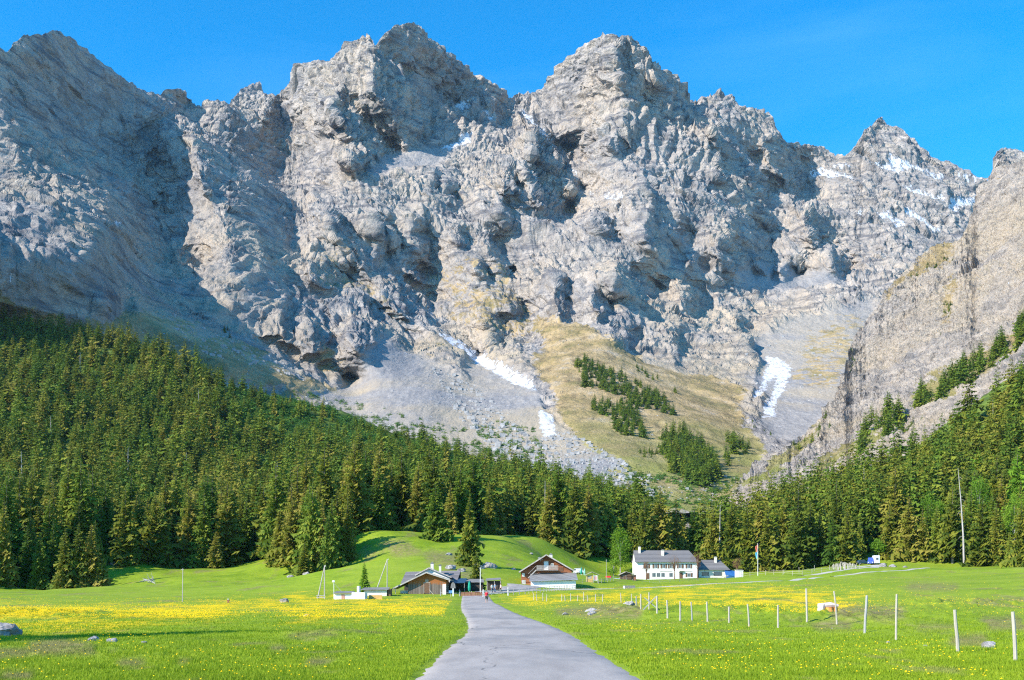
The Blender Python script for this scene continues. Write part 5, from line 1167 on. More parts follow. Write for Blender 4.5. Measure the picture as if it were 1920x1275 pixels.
# ---- kiosk
x, y, z = at(1110, 240); kk = 240/F; zb_ = (HOR-1091)/F*240+EYE
K = thing('kiosk', 'small yellow wooden kiosk with pitched roof and notice board', 'kiosk', (x, 240, zb_))
MB().box(-9*kk, 1.5*kk, 0, 1.8, -.6, 1.6).build('wall', M_YEL, K)
ro = MB().slab([(0, -.5, 2.45), (13.5*kk, -.5, 1.7), (13.5*kk, 2.1, 1.7), (0, 2.1, 2.45)], .07).slab([(-12.5*kk, -.5, 1.7), (0, -.5, 2.45), (0, 2.1, 2.45), (-12.5*kk, 2.1, 1.7)], .07).build('roof', M_GREYW, K)
MB().box(3.2*kk, 10*kk, 0, .08, .3, 1.55).build('notice_board', M_WHITE, K); MB().box(4.2*kk, 9*kk, -.012, -.004, .5, 1.35).build('notice_panel', flatm('pink_notice', (.75, .35, .35)), K)
for xx in (-11, 3, 10.8): MB().bar((xx*kk, -.2, -1.1), (xx*kk, -.2, 1.8), .09).build('post', M_GREYW, K)
MB().box(-8*kk, -1*kk, -.03, -.005, .75, 1.4).build('hatch', M_GREYW, K)
# dark hut beside the big house
x, y, z = at(1180, 318); kk = 318/F
K = thing('hut', 'dark brown log hut left of the white house', 'hut', (x, 318, z+.1))
MB().prism([(-16*kk, -.6), (4*kk, -.6), (4*kk, 1.9), (-6*kk, 2.55), (-16*kk, 1.7)], 0, 3.5).build('wall', planks('dark_logs', (.05, .03, .02), (.11, .065, .045), (.17, .10, .07), .25, False), K)
ro = MB().slab([(-6*kk, -.6, 2.75), (6*kk, -.6, 2.1), (6*kk, 4, 2.1), (-6*kk, 4, 2.75)], .1).slab([(-19*kk, -.6, 1.75), (-6*kk, -.6, 2.75), (-6*kk, 4, 2.75), (-19*kk, 4, 1.75)], .1).build('roof', M_GREYW, K)
MB().box(4*kk+.01, 13*kk, .5, 3, -.6, 1.6).build('lean_to', M_REDW, K); MB().slab([(4*kk+.02, .2, 1.95), (14*kk, .2, 1.7), (14*kk, 3.3, 1.7), (4*kk+.02, 3.3, 1.95)], .08).build('lean_to_roof', M_GREYW, K)
door(K, -9*kk, .9, 1.5, -.005, M_SHUT)

# ---- vehicles
def car(px, Y, L_, W_, H_, paint, label, rz, z_=None, van=False):
    x, y, z = at(px, Y)
    c = thing('parked_car' if not van else 'parked_van', label, 'car' if not van else 'van', (x, Y, z if z_ is None else z_), rz)
    hb = H_*.55
    if van: pf = [(-L_/2, .3), (L_/2, .3), (L_/2, hb), (L_/2-.35, hb+.1), (L_/2-.9, H_), (-L_/2+.05, H_), (-L_/2, H_*.9)]
    else: pf = [(-L_/2, .3), (L_/2, .3), (L_/2, hb*.85), (L_/2-.2, hb), (L_/2-1.1, hb+.05), (L_/2-1.8, H_), (-L_/2+.7, H_), (-L_/2+.05, hb+.05), (-L_/2, hb*.9)]
    b_ = MB().prism(pf, -W_/2, W_/2).build('body', paint, c, bevel=.05)
    if van: gl = [(L_/2-.42, hb+.15), (L_/2-.95, H_-.12), (L_/2-1.9, H_-.12), (L_/2-1.9, hb+.1)]
    else: gl = [(L_/2-1.2, hb+.1), (L_/2-1.83, H_-.08), (-L_/2+.78, H_-.08), (-L_/2+.25, hb+.1)]
    MB().prism(gl, -W_/2-.012, W_/2+.012).build('side_window', M_GLASS, c)
    a_, b2 = (gl[0], gl[1])
    MB().add([(a_[0]+.05, -W_/2+.15, a_[1]), (a_[0]+.05, W_/2-.15, a_[1]), (b2[0]+.06, W_/2-.2, b2[1]), (b2[0]+.06, -W_/2+.2, b2[1]), (a_[0]-.1, -W_/2+.15, a_[1]), (a_[0]-.1, W_/2-.15, a_[1]), (b2[0]-.1, W_/2-.2, b2[1]), (b2[0]-.1, -W_/2+.2, b2[1])], [(0, 1, 2, 3), (7, 6, 5, 4), (0, 4, 5, 1), (1, 5, 6, 2), (2, 6, 7, 3), (3, 7, 4, 0)]).build('windscreen', M_GLASS, c)
    for sx_ in (-1, 1):
        for sy_ in (-1, 1):
            cx1 = sx_*(L_/2-.75); yy = sy_*(W_/2-.08)
            wo = MB().tube([(cx1, yy-.1, .31), (cx1, yy+.1, .31)], .31, 16).build('wheel', M_TYRE, c); MB().tube([(cx1, yy-.11, .31), (cx1, yy+.11, .31)], .17, 12).build('rim', M_METAL, wo)
    for sy_ in (-1, 1):
        MB().box(L_/2-.02, L_/2+.02, sy_*(W_/2-.3)-.15, sy_*(W_/2-.3)+.15, .6, .78).build('headlight', M_HEADL, c)
        MB().box(-L_/2-.02, -L_/2+.02, sy_*(W_/2-.25)-.1, sy_*(W_/2-.25)+.1, .65, .85).build('tail_light', M_LAMPG, c)
    return c
car(1140.5, 296, 3.9, 1.7, 1.45, M_RED, 'red car parked behind the fence between kiosk and dark hut', R(-100))
car(1157, 300, 4.1, 1.7, 1.4, M_WCAR, 'pale car parked beside the dark hut', R(-60))
car(1085, 262, 4.0, 1.7, 1.4, M_WCAR, 'white car parked at the right end of the chalet lean-to', R(-75))
car(1636, 340, 5.0, 1.95, 2.3, M_BCAR, 'blue and white camper van parked at the edge of the right wood', R(-125), None, True)
x, y, z = at(1641, 339); o = thing('camper_box', 'white box trailer next to the blue van at the edge of the right wood', 'trailer', (x, 337, z)); MB().box(-.9, .9, 0, 2.2, .35, 3.0).build('body', M_WCAR, o, bevel=.1)
for s_ in (-1, 1): MB().tube([(s_*.8-.08, 1, .33), (s_*.8+.08, 1, .33)], .33, 14).build('wheel', M_TYRE, o)
MB().box(-.4, .4, -.02, -.004, 1.5, 2.2).build('window', M_GLASS, o)
car(1618, 344, 4.1, 1.75, 1.5, flatm('dark_teal_paint', (.02, .06, .09), .3), 'dark car parked in the shade left of the blue van', R(5))

# ---- parasols
def parasol(px, Y, h_, closed, label, mat):
    x, y, z = at(px, Y); p = thing('parasol', label, 'parasol', (x, Y, z)); MB().tube([(0, 0, -.2), (0, 0, h_)], .035, 6).build('shaft', M_WHITE, p)
    if closed: V, Q = tube_np([(0, 0, h_-1.7), (0, 0, h_-1.2), (0, 0, h_-.5), (0, 0, h_+.05)], [.20, .27, .2, .03], 10)
    else: V, Q = tube_np([(0, 0, h_-.55), (0, 0, h_-.3), (0, 0, h_)], [1.25, .75, .02], 8)
    link('canopy', mesh_np('canopy', V, Q, [mat], False), p); MB().box(-.25, .25, -.25, .25, -.05, .06).build('base', M_STONE, p)
parasol(880, 171.5, 2.1, True, 'closed teal parasol on the terrace of the inn', M_TEAL)
parasol(1090, 255, 1.9, True, 'folded teal parasol left of the yellow kiosk', M_TEAL)
parasol(1096, 258, 1.7, True, 'folded pale green parasol touching the yellow kiosk', flatm('pale_teal_canvas', (.25, .5, .4)))

# ---- water trough
x, y, z = at(1180, 188)
T = thing('water_trough', 'long stone water trough lying beside the gravel track', 'trough', (x, 188, z))
kk = 188/F
MB().box(-11*kk, 11*kk, 0, .1, -.2, .55).box(-11*kk, 11*kk, .7, .8, -.2, .55).box(-11*kk, -11*kk+.1, .1, .7, -.2, .549).box(11*kk-.1, 11*kk, .1, .7, -.2, .549).box(-11*kk+.1, 11*kk-.1, .1, .7, -.2, .1).build('basin', flatm('dark_stone', (.20, .19, .18), .9), T)
MB().box(-11*kk-.02, -8.4*kk, -.02, -.005, -.1, .5).build('end_block', M_WHITE, T)
MB().box(-11*kk+.1, 11*kk-.1, .1, .7, .1, .48).build('water', NM('water', 0.05, .6).col((.03, .06, .07)), T)

# ================================================================ FENCES AND POSTS
def fpost(px, Ybase, hpx, wd, lean, mat, label, group):
    x, y, z = at(px, Ybase); kk = Ybase/F; h_ = hpx*kk; r_ = np.random.RandomState(int(px*7))
    t_ = MB(); n_ = 7; P = [(0, 0, -.35), (lean*.3, 0, h_*.33), (lean*.68+r_.randn()*.008, r_.randn()*.01, h_*.68), (lean, 0, h_)]
    t_.tube(P, [wd*1.05, wd, wd*.97, wd*.88], n_)
    o = t_.build('fence_post', mat, None, (x, Ybase, z), r_.rand()*.5, smooth=False)
    tag(o, label, 'post', group); return o
PW = [(1905, 23.3, 92, .052, -.08, 0), (1797, 27.3, 80, .055, -.13, 0), (1680, 33.2, 87, .042, .03, 0), (1621, 36.8, 70, .055, .10, 1), (1570, 44.5, 62, .045, -.15, 0), (1513.5, 46, 63, .055, -.04, 0), (1459, 43.4, 43, .05, .0, 0),
      (1405, 45.0, 42, .045, -.09, 0), (1367, 47.5, 30, .05, 0, 0), (1327, 49, 38, .05, -.05, 0), (1298, 51, 36, .045, -.06, 1), (1275.5, 52.5, 36, .055, 0, 0), (1252, 54.5, 34, .06, -.04, 0), (1232, 56.5, 33, .06, 0, 0), (1217, 57.5, 32, .045, 0, 0), (1201.5, 57.8, 30, .05, 0, 0)]
PL = ['thick pale post at the right edge of the picture', 'pale leaning post second from the right edge', 'tall slim pale post third from the right edge', 'dark grey post leaning right, the only dark one near the front',
 'pale post leaning left in front of the pinkish stump', 'tall pale upright post left of the pinkish stump', 'short pale upright post second left of the pinkish stump', 'thin pale leaning post in the middle of the right meadow', 'shortest pale post in the middle of the right meadow', 'pale post fifth from the end at the rough bank',
 'thin greyish post leaning left fifth from the bank', 'pale upright post fourth from the rough bank', 'whitest thick post third from the rough bank', 'thick pale post second from the rough bank', 'brownish post next to the crossed sticks', 'pale post standing at the edge of the rough bank']
for (px, Y, h_, wd, ln, dk), lab in zip(PW, PL): fpost(px, Y, h_, wd*.86, ln, M_GPOST if dk else M_POST, lab, 'wooden fence posts across the right meadow')
o = MB().bar((0, 0, 0), (.75, .1, .75), .05).bar((.1, .15, .7), (.8, .1, .1), .05).build('crossed_sticks', M_GPOST, None, at(1206, 57.2)); tag(o, 'two crossed grey sticks between the posts by the rough bank', 'sticks')
far_ = [(1184.4, 120, 17), (1165, 122, 18), (1193, 92, 22), (1129.7, 126, 14), (1116.8, 128, 14), (1102.6, 130, 12), (1094.6, 132, 17), (1083, 134, 11), (1070, 136, 14), (1060, 138, 11), (1053.5, 139, 12), (1024.7, 140, 13), (1018, 142, 15), (1007, 143, 12), (1000.8, 144, 13)]
wr = ('post standing nearest to the stone trough', 'leaning post left of the one nearest to the trough', 'thin post on top of the rough bank', )
for i, (px, Y, h_) in enumerate(far_):
    fpost(px, Y, h_, .06, (.0, -.12, 0, .05)[i % 4], M_GPOST if px in (1193, 1007, 1018) else M_POST, ('pale '+wr[i]) if i < 3 else 'small pale post in the far row among the yellow flowers', 'small fence posts among the yellow flowers')
def rail_fence(name, pts, step, h_, rails, mat, label, cat='fence', pr=.055, rr_=.035):
    P = [Vector(at(px, Y)) for px, Y in pts]; f = thing(name, label, cat, tuple(P[0])); o_ = P[0]
    seg = [0]; 
    for a_, b_ in zip(P, P[1:]): seg.append(seg[-1]+(b_-a_).length)
    n_ = max(2, int(seg[-1]/step)+1); Q = []
    for i in range(n_):
        s_ = seg[-1]*i/(n_-1); j = min(len(P)-2, int(np.searchsorted(seg, s_, 'right'))-1); t_ = (s_-seg[j])/(seg[j+1]-seg[j])
        q = P[j].lerp(P[j+1], t_); q.z = gz(q.x, q.y); Q.append(q-o_)
    for q in Q:
        hh_ = h_*random.uniform(.9, 1.12); MB().tube([(q.x, q.y, q.z-.4), (q.x+random.uniform(-.04, .04), q.y, q.z+hh_)], [pr, pr*.85], 6).build('post', mat, f)
    for rz_ in rails:
        m = MB()
        for a_, b_ in zip(Q, Q[1:]): m.bar((a_.x, a_.y-pr-rr_*.6, a_.z+rz_), (b_.x, b_.y-pr-rr_*.6, b_.z+rz_+random.uniform(-.04, .04)), rr_*2, rr_*1.4)
        m.build('rail', mat, f)
    return f
rail_fence('rail_fence', [(952, 163), (985, 166), (1020, 172), (1050, 180), (1079, 193)], 1.35, .95, (.45, .85), M_GPOST, 'dark thin rail fence running along the track in front of the chalet')
rail_fence('rail_fence', [(906, 158), (953, 162)], 4.0, 1.25, (.55, .95), flatm('white_rail', (.60, .58, .55)), 'pale rail fence with thick posts right of the road end', pr=.11, rr_=.05)
rail_fence('rail_fence', [(826, 163), (862, 162)], 2.2, 1.1, (.5,), M_GPOST, 'grey fence between the barn pillar and the red boards', pr=.09)
x0_, y0_, z0_ = at(864, 162)
Fb = thing('board_fence', 'red brown board fence left of the road end', 'fence', (x0_, 162, z0_))
for i in range(24):
    xx = i*.145; MB().box(xx, xx+.115, 0, .03, .06, .70+.04*math.sin(i*2.1)).build('board', M_REDW, Fb)
MB().box(0, 3.5, .032, .08, .18, .26).box(0, 3.5, .032, .08, .5, .58).build('rail', M_GPOST, Fb)
for xx in (-.1, 1.7, 3.55): MB().box(xx-.06, xx+.06, .085, .18, -.4, .85).build('post', M_GREYW, Fb)
rail_fence('rail_fence', [(1150, 286), (1195, 296), (1260, 300), (1320, 305), (1362, 308)], 3.4, 1.05, (.5, .95), M_POST, 'white rail fence in front of the white house', pr=.06)
rail_fence('rail_fence', [(1392, 312), (1450, 300), (1500, 292), (1560, 296), (1612, 304)], 3.4, 1.5, (.6, 1.15), M_POST, 'long pale rail fence running right from the annex', pr=.07)
rail_fence('rail_fence', [(1470, 318), (1560, 316), (1606, 318)], 4.2, 1.6, (.7,), M_POST, 'pale rail fence behind the long rail fence near the split wood stack', pr=.07)
rail_fence('rail_fence', [(1075, 232), (1120, 236), (1150, 250)], 2.6, 1.0, (.45, .85), M_GPOST, 'thin grey fence in front of the yellow kiosk', pr=.05)
# leaning split logs stacked like tents
x, y, z = at(1583, 306)
Lg = thing('log_stack', 'stack of pale split logs leaning against each other by the lane', 'wood stack', (x, 306, z))
rr = np.random.RandomState(3)
for i in range(26):
    xx = -3.6+7.2*i/25; MB().tube([(xx+rr.uniform(-.5, .5), -.9+rr.uniform(-.2, .2), -.1), (xx, .1, rr.uniform(2.0, 2.7)*(1-.35*abs(xx)/3.6))], [.11, .08], 6).build('log', M_POST, Lg)

# ================================================================ LEAFY TREES, DEAD WOOD, ROCKS
def leafy_np(seed, h, rx, rz_, zc, n, leaf, clumps=26):
    r = np.random.RandomState(seed); C = []
    for i in range(clumps):
        a_ = r.rand()*6.28; u_ = r.uniform(-.9, 1); q = math.sqrt(max(0, 1-u_*u_))*r.uniform(.35, 1); C.append((math.cos(a_)*q*rx, math.sin(a_)*q*rx, zc+u_*rz_*.9))
    C = np.array(C); k = r.randint(clumps, size=n); P = C[k]+r.randn(n, 3)*np.array([rx, rx, rz_])*.20
    d = r.randn(n, 3); d /= np.linalg.norm(d, axis=1)[:, None]; e = np.cross(d, r.randn(n, 3)); e /= np.linalg.norm(e, axis=1)[:, None]
    s_ = leaf*(.6+.8*r.rand(n))[:, None]; V = np.stack([P-d*s_, P+d*s_*.2+e*s_*.8, P+d*s_], 1).reshape(-1, 3)
    tn = np.repeat(r.rand(n)*.6+.4*(k/clumps), 3); return V, np.arange(3*n).reshape(-1, 3), tn, C
def leafy(name, px, Y, h, rx, n, leaf, mat, label, seed, cat='tree', zc=.58, rzf=.42, trunkm=None, tr=.16, limbs=True, group=None):
    x, y, z = at(px, Y); t_ = thing(name, label, cat, (x, Y, z), 0, group)
    V, T, tn, C = leafy_np(seed, h, rx, h*rzf, h*zc, n, leaf); link('crown', crown_mesh('crown', V, T, tn, mat, random.random()*.3), t_)
    m = MB().tube([(0, 0, -.5), (.05, 0, h*.25), (0, 0, h*.5), (0, 0, h*.8)], [tr*1.3, tr, tr*.7, tr*.2], 8)
    if limbs:
        for i in range(0, len(C), 2):
            c = C[i]; z0 = min(c[2]*.75, h*.6); m.tube([(0, 0, z0*.8), (c[0]*.5, c[1]*.5, z0*.8+(c[2]-z0*.8)*.6), tuple(c)], [tr*.42, tr*.26, tr*.08], 5)
    m.build('trunk', trunkm or M_GREYW, t_); return t_
leafy('leafy_tree', 1163, 347, 14.6, 4.2, 5600, .26, MAT_LIME, 'bright green leafy tree left of the white house', 41)
leafy('leafy_shrub', 1150, 338, 5.4, 2.4, 1300, .24, MAT_LIME, 'bright green bush at the foot of the leafy tree', 42, 'bush', .5, .45)
for i, (px, Y, h, rx, lab) in enumerate([(1212, 329, 6.2, 1.3, 'small bare budding tree at the left windows of the white house'), (1265, 327, 9.2, 2.2, 'reddish budding tree in front of the middle of the white house'), (1308, 328, 9.5, 2.1, 'orange brown budding tree between the white house and the annex'), (1382, 345, 6.5, 1.8, 'rust coloured budding tree behind the tiny white shed')]):
    leafy('budding_tree', px, Y, h, rx, 900, .10, MAT_BUD, lab, 50+i, 'tree', .68, .26, M_SHUT, .17, True, 'budding trees around the white house')
t_ = tree_obj('young_larch', at(683, 172), 5.4, 2, 0, 1.1, 'young bright green larch behind the low white shed', None)
for i, (px, Y, h, rx, lab) in enumerate([(1700, 372, 17, 4.5, 'fresh green broadleaf tree rising above the olive spruces'), (1746, 366, 19, 4.5, 'lime green broadleaf tree left of the dead white trunk'), (1836, 352, 24, 4.5, 'pale green broadleaf tree right of the dead white trunk'), (1902, 330, 21, 3.4, 'fresh green tree near the right edge of the picture'), (1648, 352, 7, 2.6, 'light green shrub behind the parked blue van')]):
    leafy('broadleaf_tree', px, Y, h, rx, 3600, .30, MAT_LIME, lab, 60+i, 'tree', .66, .32)
# dead standing trunk
x, y, z = at(1808, 322); kk = 322/F
D_ = thing('dead_tree', 'tall bare bleached dead trunk standing before the wood on the right', 'dead tree', (x, 322, z))
MB().tube([(0, 0, -.5), (-.3, 0, 60*kk), (-1.0, 0, 120*kk), (-2.0, 0, 186*kk)], [.36, .27, .17, .05], 9).build('trunk', MAT_DEAD, D_)
rr = np.random.RandomState(9)
for i in range(34):
    t_ = rr.uniform(.18, .95); a_ = rr.rand()*6.28; l_ = rr.uniform(.5, 2.2)*(1.1-t_*.6); zz = 186*kk*t_; xx = -2.0*t_**1.6
    MB().tube([(xx, 0, zz), (xx+math.cos(a_)*l_*.6, math.sin(a_)*l_*.6, zz-.15*l_), (xx+math.cos(a_)*l_, math.sin(a_)*l_, zz-.55*l_)], [.045, .03, .01], 4).build('branch', MAT_DEAD, D_)
for i, (px, Y, h_, zn) in enumerate([(40, 520, 19, 'left slope'), (95, 640, 17, 'left slope'), (150, 820, 20, 'left slope'), (240, 560, 18, 'left slope'), (350, 600, 16, 'left slope'), (372, 760, 18, 'left slope'), (430, 480, 15, 'left slope'), (520, 560, 17, 'left slope'), (1022, 372, 23, 'centre wood'), (1350, 372, 24, 'centre wood'), (1532, 420, 22, 'right slope'), (1620, 470, 21, 'right slope'), (1782, 480, 20, 'right slope'), (1862, 520, 24, 'right slope')]):
    x, y, z = at(px, Y-6); s_ = thing('dead_tree', 'thin pale dead trunk showing among the spruces of the '+zn, 'dead tree', (x, y, z), i, 'pale dead trunks in the '+zn)
    MB().tube([(0, 0, -.5), (.1, 0, h_*.5), (-.1, 0, h_)], [.34, .24, .06], 6).build('trunk', MAT_DEAD, s_)
    for q in range(7): a_ = rr.rand()*6.28; z_ = h_*rr.uniform(.35, .9); MB().tube([(0, 0, z_), (math.cos(a_)*1.2, math.sin(a_)*1.2, z_-.4)], [.05, .02], 4).build('branch', MAT_DEAD, s_)
# uprooted grey root tangle on the left slope
x, y, z = at(282, 262)
D_ = thing('root_tangle', 'bleached uprooted tree roots lying on the left meadow slope', 'tree roots', (x, 262, z))
MB().tube([(-1.7, 0, .9), (-.2, 0, .7), (1.4, -.4, -.1)], [.26, .2, .14], 7).build('log', MAT_DEAD, D_)
for i in range(15):
    a_ = rr.uniform(-.6, 3.6); l_ = rr.uniform(1.1, 2.3); MB().tube([(-1.2+i*.16, 0, .7), (-1.2+i*.16+math.cos(a_)*l_*.5, rr.uniform(-.6, .6), .7+math.sin(a_)*l_*.5), (-1.2+i*.16+math.cos(a_)*l_, rr.uniform(-.9, .9), .7+math.sin(a_)*l_)], [.09, .06, .02], 5).build('root', MAT_DEAD, D_)

def rock_mesh(seed, sx_, sy_, sz_, sub=4):
    import bmesh
    bm = bmesh.new(); bmesh.ops.create_icosphere(bm, subdivisions=sub, radius=1); r = np.random.RandomState(seed); me = bpy.data.meshes.new('rock')
    P = np.array([v.co[:] for v in bm.verts]); N = r.randn(9, 3); N /= np.linalg.norm(N, axis=1)[:, None]; cut = r.uniform(.55, .85, 9)
    for n_, c in zip(N, cut): dd = P@n_-c; P = P-np.clip(dd, 0, None)[:, None]*n_*.9
    P = P*(1+.16*fbm(P[:, 0]*2.2+seed, P[:, 1]*2.2+P[:, 2]*1.7, 4, .6, seed % 50))[:, None]
    for v, p in zip(bm.verts, P): v.co = (p[0]*sx_, p[1]*sy_, p[2]*sz_)
    bm.to_mesh(me); bm.free(); return me
mr = NM('boulder', .9, .15)
MAT_BOUL = mr.col(mr.mix(mr.ramp(mr.noise(1.6, 6, .7), [(.42, 0.), (.6, .8)]), mr.ramp(mr.noise(3.5, 7, .7), [(.3, (.20, .19, .19)), (.55, (.42, .40, .39)), (.75, (.60, .57, .55))]), (.12, .10, .08))); mr.bump(mr.noise(6, 7, .7), .8, .06)
def rock(px, Y, sx_, sy_, sz_, seed, label, dz=0.1, group=None):
    me = rock_mesh(seed, sx_, sy_, sz_); me.materials.append(MAT_BOUL); me.polygons.foreach_set('use_smooth', [False]*len(me.polygons))
    o = link('rock', me, None, at(px, Y, dz*sz_), seed*.7); return tag(o, label, 'rock', group)
rock(8, 37.2, .72, .6, .42, 1, 'large dark mossy boulder at the left edge of the near meadow', .35)
rock(34, 37.6, .20, .2, .2, 2, 'small pale rock touching the boulder at the left edge', .3)
for px, Y, s_, lab in ((177, 32.2, .20, 'flat pale stone in the shaded grass left of its smaller neighbour'), (212, 31.6, .16, 'smaller pale stone in the shaded grass right of its neighbour'), (270, 30.7, .08, 'tiny stone at the lower right of the shaded band'), (575, 60, .15, 'small dark stone left of the flower patch'), (1855, 29.5, .22, 'brownish stone in the grass between the two rightmost posts'), (1665, 31.5, .06, 'tiny white stone beside the tall slim post'), (1735, 30.0, .05, 'tiny pale stone halfway between two right posts'), (1560, 42, .06, 'little white stone under the leaning post'), (1108, 68, .35, 'biggest white stone on the rough bank'), (1060, 66, .2, 'small white stone on the left part of the rough bank'), (1180, 63, .32, 'pale stone at the right end of the rough bank'), (1150, 66, .2, 'small grey stone in the middle of the rough bank'), (1110, 58.5, .26, 'white stone lying below the rough bank')):
    rock(px, Y, s_*1.3, s_, s_*.7, int(px), lab, .3)
rock(532, 122, 1.05, .6, .42, 7, 'pale grey boulder heap in the flowers left of the tripod pole', .4)
for px, Y, s_, lab in ((898, 232, 1.2, 'grey boulder on the slope above the young bronze spruce'), (918, 236, 1.5, 'biggest grey boulder on the slope above the inn terrace'), (842, 262, .9, 'weathered boulder in the middle of the green hill'), (846, 225, 1.1, 'boulder half hidden behind the inn roof'), (963, 240, .55, 'small pale boulder on the slope left of the chalet'), (996, 305, .6, 'small white boulder high on the slope above the chalet'), (1012, 300, .55, 'second small boulder high on the slope above the chalet'), (865, 220, 1.0, 'pinkish boulder right of the inn chimney'), (575, 264, .9, 'flat pale rock under the small round spruce'), (545, 272, .8, 'pale rock at the foot of the clump left of the small round spruce'), (110, 263, .9, 'pale rock under the clump on the left meadow'), (148, 261, .7, 'white rock at the foot of the brown spruces on the left meadow'), (212, 298, 1.2, 'pale earthy rock beside the big pointed spruce'), (1655, 330, 1.3, 'pale rock pile right of the parked blue van'), (1675, 328, 1.0, 'low rock right of the pile by the parked blue van'), (1698, 325, .6, 'small white rock at the foot of the olive spruces')):
    rock(px, Y, s_*1.4, s_, s_*.75, int(px)+3, lab, .2)
# split stump with orange heartwood
x, y, z = at(1552, 62)
St = thing('tree_stump', 'pale split tree stump with orange rotten wood and dark earth behind', 'stump', (x, 62, z))
MB().tube([(-.45, 0, -.1), (-.42, 0, .35), (-.35, 0, .72)], [.30, .22, .20], 9).tube([(-.6, 0, .6), (.2, 0, .66), (.65, 0, .6)], [.14, .17, .1], 7).build('wood', flatm('bleached_pink_wood', (.66, .52, .47), .85), St)
MB().tube([(.05, -.05, -.1), (.1, -.05, .5)], [.34, .26], 9).tube([(.45, 0, -.1), (.4, 0, .5)], [.25, .2], 8).build('heartwood', flatm('orange_rotten_wood', (.62, .24, .06), .9, 5, .4), St)
MB().tube([(-.6, -.1, .2), (-.85, -.2, -.15)], [.12, .05], 6).tube([(.55, -.1, .1), (1.0, -.25, -.1)], [.12, .05], 6).build('root', MAT_DEAD, St)

# ================================================================ PEOPLE
def skinned(name, chains, mat, parent, root=0, sub=1):
    """chains: list of [(x,y,z,r),...]; first point of later chains may repeat an existing joint"""
    V = []; E = []; Rr = []; key = {}
    for ch in chains:
        pv = None
        for (a_, b_, c_, r_) in ch:
            kx = (round(a_, 4), round(b_, 4), round(c_, 4))
            if kx not in key: key[kx] = len(V); V.append((a_, b_, c_)); Rr.append(r_)
            i = key[kx]
            if pv is not None: E.append((pv, i))
            pv = i
    me = bpy.data.meshes.new(name); me.from_pydata(V, E, []); me.update(); o = link(name, me, parent)
    md = o.modifiers.new('Skin', 'SKIN'); sv = me.skin_vertices
    if not sv: raise RuntimeError('no skin layer')
    for i, r_ in enumerate(Rr): sv[0].data[i].radius = (r_, r_)
    sv[0].data[root].use_root = True
    s2 = o.modifiers.new('Sub', 'SUBSURF'); s2.levels = sub; s2.render_levels = sub; me.materials.append(mat)
    dg = bpy.context.evaluated_depsgraph_get(); ev = bpy.data.meshes.new_from_object(o.evaluated_get(dg)); o.modifiers.clear(); o.data = ev
    ev.polygons.foreach_set('use_smooth', [True]*len(ev.polygons)); 
    if not ev.materials: ev.materials.append(mat)
    return o
M_SKIN = flatm('skin', (.55, .33, .24), .6, 3, .06); M_HAIR = flatm('hair', (.10, .06, .04), .7); M_RTOP = flatm('red_shirt_cloth', (.62, .03, .05), .8); M_SHORT = flatm('dark_olive_shorts', (.035, .045, .03), .8); M_BOOT = flatm('brown_boots', (.17, .07, .04), .7)
